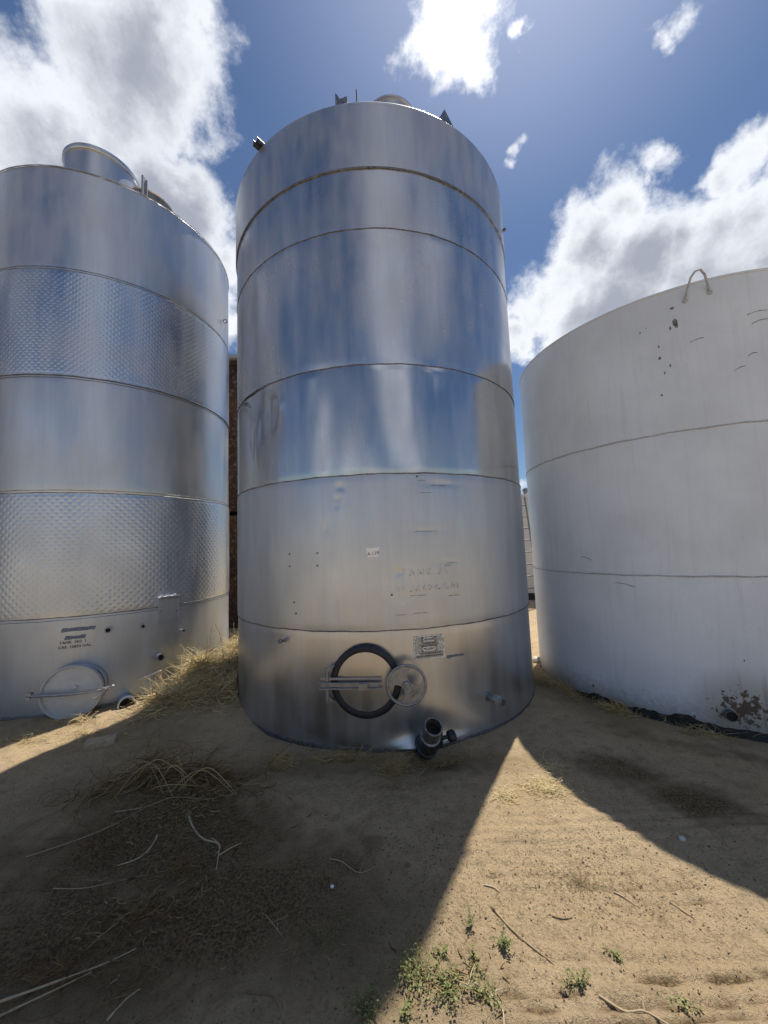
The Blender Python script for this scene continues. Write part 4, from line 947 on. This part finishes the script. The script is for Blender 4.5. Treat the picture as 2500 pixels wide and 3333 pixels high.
stalk('dry_stalk', [(-.97, 1.36), (-.95, 1.41), (-.92, 1.45)], .0055, 'short upright looking pale stick at the bottom edge left of centre', tint=.8)
stalk('dry_stalk', [(.385, 1.70), (.43, 1.62), (.49, 1.55), (.55, 1.49), (.565, 1.43)], .0052, 'long knobbly twig on the lit soil right of the weeds', tint=.5, branch=((.1, -.4, .6, .3, .03), (.6, .5, .2, .3, .03)))
stalk('dry_stalk', [(.655, 1.385), (.72, 1.352), (.78, 1.345), (.84, 1.305), (.88, 1.29)], .0055, 'bent pale twig at the bottom edge on the lit soil', tint=.65, branch=((.5, .3, .7, .2, .03),))
stalk('dry_stalk', [(.13, 1.46), (.19, 1.435), (.25, 1.42), (.30, 1.40), (.325, 1.36), (.315, 1.31)], .0058, 'pale forked root lying among the green weeds', tint=.95, branch=((.35, .5, .8, .2, .06), (.4, -.9, .3, .1, .08), (.6, .9, .2, .2, .05)))
stalk('dry_stalk', [(.93, 1.755), (.96, 1.735), (.995, 1.70)], .0045, 'small stick on the lit treads, left of the other one near the shadow', tint=.6)
stalk('dry_stalk', [(1.14, 1.71), (1.165, 1.67), (1.18, 1.635)], .0042, 'small stick on the lit treads nearest the right edge', tint=.7)
stalk('dry_stalk', [(.38, 1.80), (.42, 1.785), (.44, 1.76)], .0042, 'short pale stick in the middle of the lit soil above the twigs', tint=.85)
stalk('dry_stalk', [(.62, 1.66), (.66, 1.645), (.70, 1.65)], .0045, 'short grey stick on the lit soil right of the tall weed', tint=.45)
stalk('dry_stalk', [(-.56, 1.70), (-.51, 1.65), (-.46, 1.60)], .0034, 'thin crossed stem in the shade left of the lit wedge', tint=.5, branch=((.4, .9, .2, .1, .08), (.7, -.3, .9, .1, .07)))
stalk('dry_stalk', [(-.54, 1.42), (-.48, 1.415), (-.44, 1.405), (-.41, 1.375)], .0038, 'dark bent stick in the shade at the bottom, left of the weeds', tint=.1)
stalk('dry_stalk', [(-.33, 1.97), (-.27, 1.95), (-.18, 1.89), (-.1, 1.93)], .0036, 'forked pale twig in the shade below the drain', tint=.7, branch=((.5, .3, -.8, .2, .08), (.7, .3, .9, .1, .08)))
stalk('dry_stalk', [(-1.66, 2.35), (-1.50, 2.37), (-1.36, 2.43), (-1.12, 2.40)], .0036, 'long thin arched stem just under the brush pile', tint=.7)
stalk('dry_stalk', [(-1.9, 2.05), (-1.72, 2.15), (-1.60, 2.25), (-1.5, 2.36)], .0036, 'thin stem slanting up to the left end of the brush pile', tint=.55)
# thicker arching stems of the brush pile
for i in range(11):
    a = random.uniform(-.4, .4); x0 = -1.85 + .05 * i; L_ = random.uniform(.25, .45); y0 = 2.52 + random.uniform(-.06, .08); h_ = random.uniform(.07, .19)
    stalk('arched_stem', [(x0, y0, .01), (x0 + L_ * .3, y0 + a * .2, h_ * .8), (x0 + L_ * .6, y0 + a * .25, h_), (x0 + L_, y0 - a * .1 - .05, .01)], .0046, 'long bent stem arching over the top of the brush pile', 'brush', .95, 'arched stems on the brush pile')
# dry weed standing against the left tank
def on1(a, z, off): t = R_(a); return Vector((c1[0] + (R1 + off) * math.sin(t), c1[1] - (R1 + off) * math.cos(t), z))
b = MB()
b.tube([on1(84, .05, .12), on1(85, .3, .10), on1(83.5, .48, .08), on1(81.6, .60, .05), on1(78, .60, .05)], [.005, .0045, .004, .003, .002], 6)
b.tube([on1(76, .02, .08), on1(77.5, .25, .04), on1(79.5, .45, .03), on1(81, .63, .03)], [.003, .003, .0025, .002], 6)
for a, z, da, dz_ in ((84.5, .36, -5, .02), (83.5, .46, 3, -.10), (84.6, .32, 3, -.06), (82.5, .54, 4, -.07), (80, .5, -3, .06)):
    b.tube([on1(a, z, .09), on1(a + da * .5, z + dz_ * .3 + .01, .08), on1(a + da, z + dz_, .07)], [.0025, .002, .0015], 5)
o = b.build('dry_weed', M['stalk']); addattr(o, 'tint', [.6] * len(o.data.vertices)); tag(o, 'leafless dry weed standing in front of the lower right side of the left tank', 'weed')
# T handle in the straw
th = empty('t_handle', (-2.57, 4.14, 0)); tag(th, 'thin white T-shaped rod sticking out of the sunlit straw', 'rod')
MB().rod((.01, 0, .0), (-.02, .0, .23), .0055, n=10).build('shaft', M['whitebar'], th)
MB().rod((-.115, -.03, .195), (.085, .03, .262), .007, n=10).build('crossbar', M['whitebar'], th)
# brick
b = MB(Matrix.Translation((-2.36, 3.16, H1(-2.36, 3.16) + .018)) @ Matrix.Rotation(R_(28), 4, 'Z') @ Matrix.Rotation(R_(4), 4, 'X')); b.box((0, 0, 0), (.21, .10, .06))
tag(b.build('brick', M['brick'], smooth=False, bevel=.006), 'tan brick half sunk in the soil in front of the left tank', 'brick')
def rock(name, x, y, r, mat, label, cat='stone'):
    g = random.Random(int(abs(x * 1000))); b = MB(Matrix.Translation((x, y, H1(x, y) + r * .3)))
    n = 9; rows = []
    for k, (rr, hh_) in enumerate(((.001, -.6), (.7, -.5), (1, -.1), (.95, .3), (.6, .62), (.001, .7))):
        rows.append([(r * rr * math.cos(2 * math.pi * i / n) * g.uniform(.8, 1.2), r * rr * math.sin(2 * math.pi * i / n) * g.uniform(.8, 1.2), r * hh_) for i in range(n)])
    b.add([p for q in rows for p in q], [(k * n + i, k * n + (i + 1) % n, (k + 1) * n + (i + 1) % n, (k + 1) * n + i) for k in range(5) for i in range(n)])
    return tag(b.build(name, mat, angle=50), label, cat)
rock('pebble', -.298, 1.823, .009, M['paper'], 'tiny white pebble in the shade left of the sunlit wedge')
rock('pebble', 1.425, 2.003, .016, M['stone'], 'pale round pebble in the shade near the right edge')
rock('stone', 1.84, 4.80, .06, M['stone'], 'white stone at the far corner of the white tank in the gap')
rock('pebble', .05, 1.93, .011, M['pebble'], 'dark pebble on the lit soil by the shadow edge')
rock('pebble', 1.30, 1.42, .010, M['stone'], 'whitish pebble at the lower right corner')
b = MB(Matrix.Translation((-2.245, 3.275, H1(-2.245, 3.275) + .012)) @ Matrix.Rotation(.5, 4, 'X')); b.add([(-.02, 0, 0), (0, -.012, .006), (.022, 0, .002), (0, .014, .008), (0, 0, .0)], [(0, 1, 4), (1, 2, 4), (2, 3, 4), (3, 0, 4), (0, 4, 1), (1, 4, 2)])
tag(b.build('fallen_leaf', M['leafdry']), 'small yellow leaf on the soil right of the brick', 'leaf')
# broken, flattened bits between the long stems
o = strands('dead_leaves', [(-1.2, 2.3, .7, .35, 0, .01, 2), (-1.1, 1.75, .5, .3, 0, .01, 2), (-1.6, 2.65, .35, .15, 0, .05, 1.5), (.2, 1.45, .25, .12, 0, .004, .5)], 900, (.012, .05), (.0018, .0042), M['brush'], seed=14, S=2, curl=.5, flat=.2, tint=(.1, 1))
tag(o, 'flattened broken leaf bits matted into the dark soil at left', 'leaf litter', kind='stuff')
# green weeds
def weed(x, y, s, h, nleaf, label, seed, dry=.0):
    s *= 1.35; nleaf = int(nleaf * .75); h *= .85
    g = np.random.default_rng(seed); z0 = H1(x, y); e = empty('green_weed', (x, y, z0)); tag(e, label, 'weed', 'green weeds on the lit soil')
    b = MB(); tips = []
    ns = max(4, nleaf // 22)
    for i in range(ns):
        a = g.random() * 6.28; rr = s * g.uniform(.3, 1.0); hh_ = h * g.uniform(.4, 1)
        p = [Vector((0, 0, 0)), Vector((rr * .4 * math.cos(a), rr * .4 * math.sin(a), hh_ * .6)), Vector((rr * math.cos(a + .2), rr * math.sin(a + .2), hh_))]
        b.tube(p, [.0014, .0011, .0006], 4); tips.append(p)
    o = b.build('stem', M['brush'], e); addattr(o, 'tint', [.5] * len(o.data.vertices))
    V = []; Fc = []; T = []
    for i in range(nleaf):
        p = tips[int(g.integers(ns))]; t_ = g.random() ** .7; q = (p[0].lerp(p[1], t_ * 2) if t_ < .5 else p[1].lerp(p[2], t_ * 2 - 1)) + Vector(g.normal(0, s * .10, 3)); q.z = max(q.z, .003)
        L_ = g.uniform(.005, .012); w_ = L_ * g.uniform(.28, .5); az = g.random() * 6.28; el_ = g.uniform(-.5, 1.0)
        d = Vector((math.cos(az) * math.cos(el_), math.sin(az) * math.cos(el_), math.sin(el_))); sd_ = Vector((-math.sin(az), math.cos(az), g.uniform(-.5, .5))).normalized(); k = len(V)
        V += [q, q + d * L_ * .5 + sd_ * w_, q + d * L_ + Vector((0, 0, -.001)), q + d * L_ * .5 - sd_ * w_]; Fc.append((k, k + 1, k + 2, k + 3)); T += [float(g.random() * .75 + dry)] * 4
    me = bpy.data.meshes.new('foliage'); me.from_pydata([tuple(v) for v in V], [], Fc); me.materials.append(M['leaf']); o = bpy.data.objects.new('foliage', me); col.objects.link(o); o.parent = e; addattr(o, 'tint', T)
weed(.045, 1.47, .085, .055, 620, 'largest bushy green weed on the edge of the shadow', 101)
weed(.155, 1.42, .070, .050, 480, 'second bushy weed just right of the largest, beside the pale root', 102)
weed(.27, 1.395, .050, .045, 240, 'dull green weed below the pale forked root', 103, .15)
weed(.385, 1.56, .045, .060, 230, 'upright green weed with dark base right of the shadow edge', 104)
weed(.285, 1.63, .020, .085, 90, 'tall thin dry-tipped weed standing alone above the others', 105, .3)
weed(.60, 1.415, .050, .045, 210, 'low green weed at the lower end of the knobbly twig', 106, .1)
weed(.79, 1.51, .030, .030, 90, 'small flat green sprig in the middle right of the lit soil', 107, .1)
weed(.93, 1.36, .040, .035, 110, 'sparse brownish green weed nearest the lower right', 108, .25)
weed(-.13, 1.375, .060, .040, 300, 'low yellow green weed at the bottom edge in the shadow', 109)
weed(.15, 1.535, .032, .035, 110, 'small pale weed just above the largest green one', 110, .2)
weed(.265, 1.50, .045, .035, 140, 'thin straggly weed between the largest and the upright weeds', 111, .2)
weed(.0, 1.36, .045, .035, 150, 'small weed below the largest one at the bottom edge', 112, .1)

# ------------------------------------------------------------------ render settings
scn.cycles.use_denoising = True
scn.cycles.max_bounces = 8
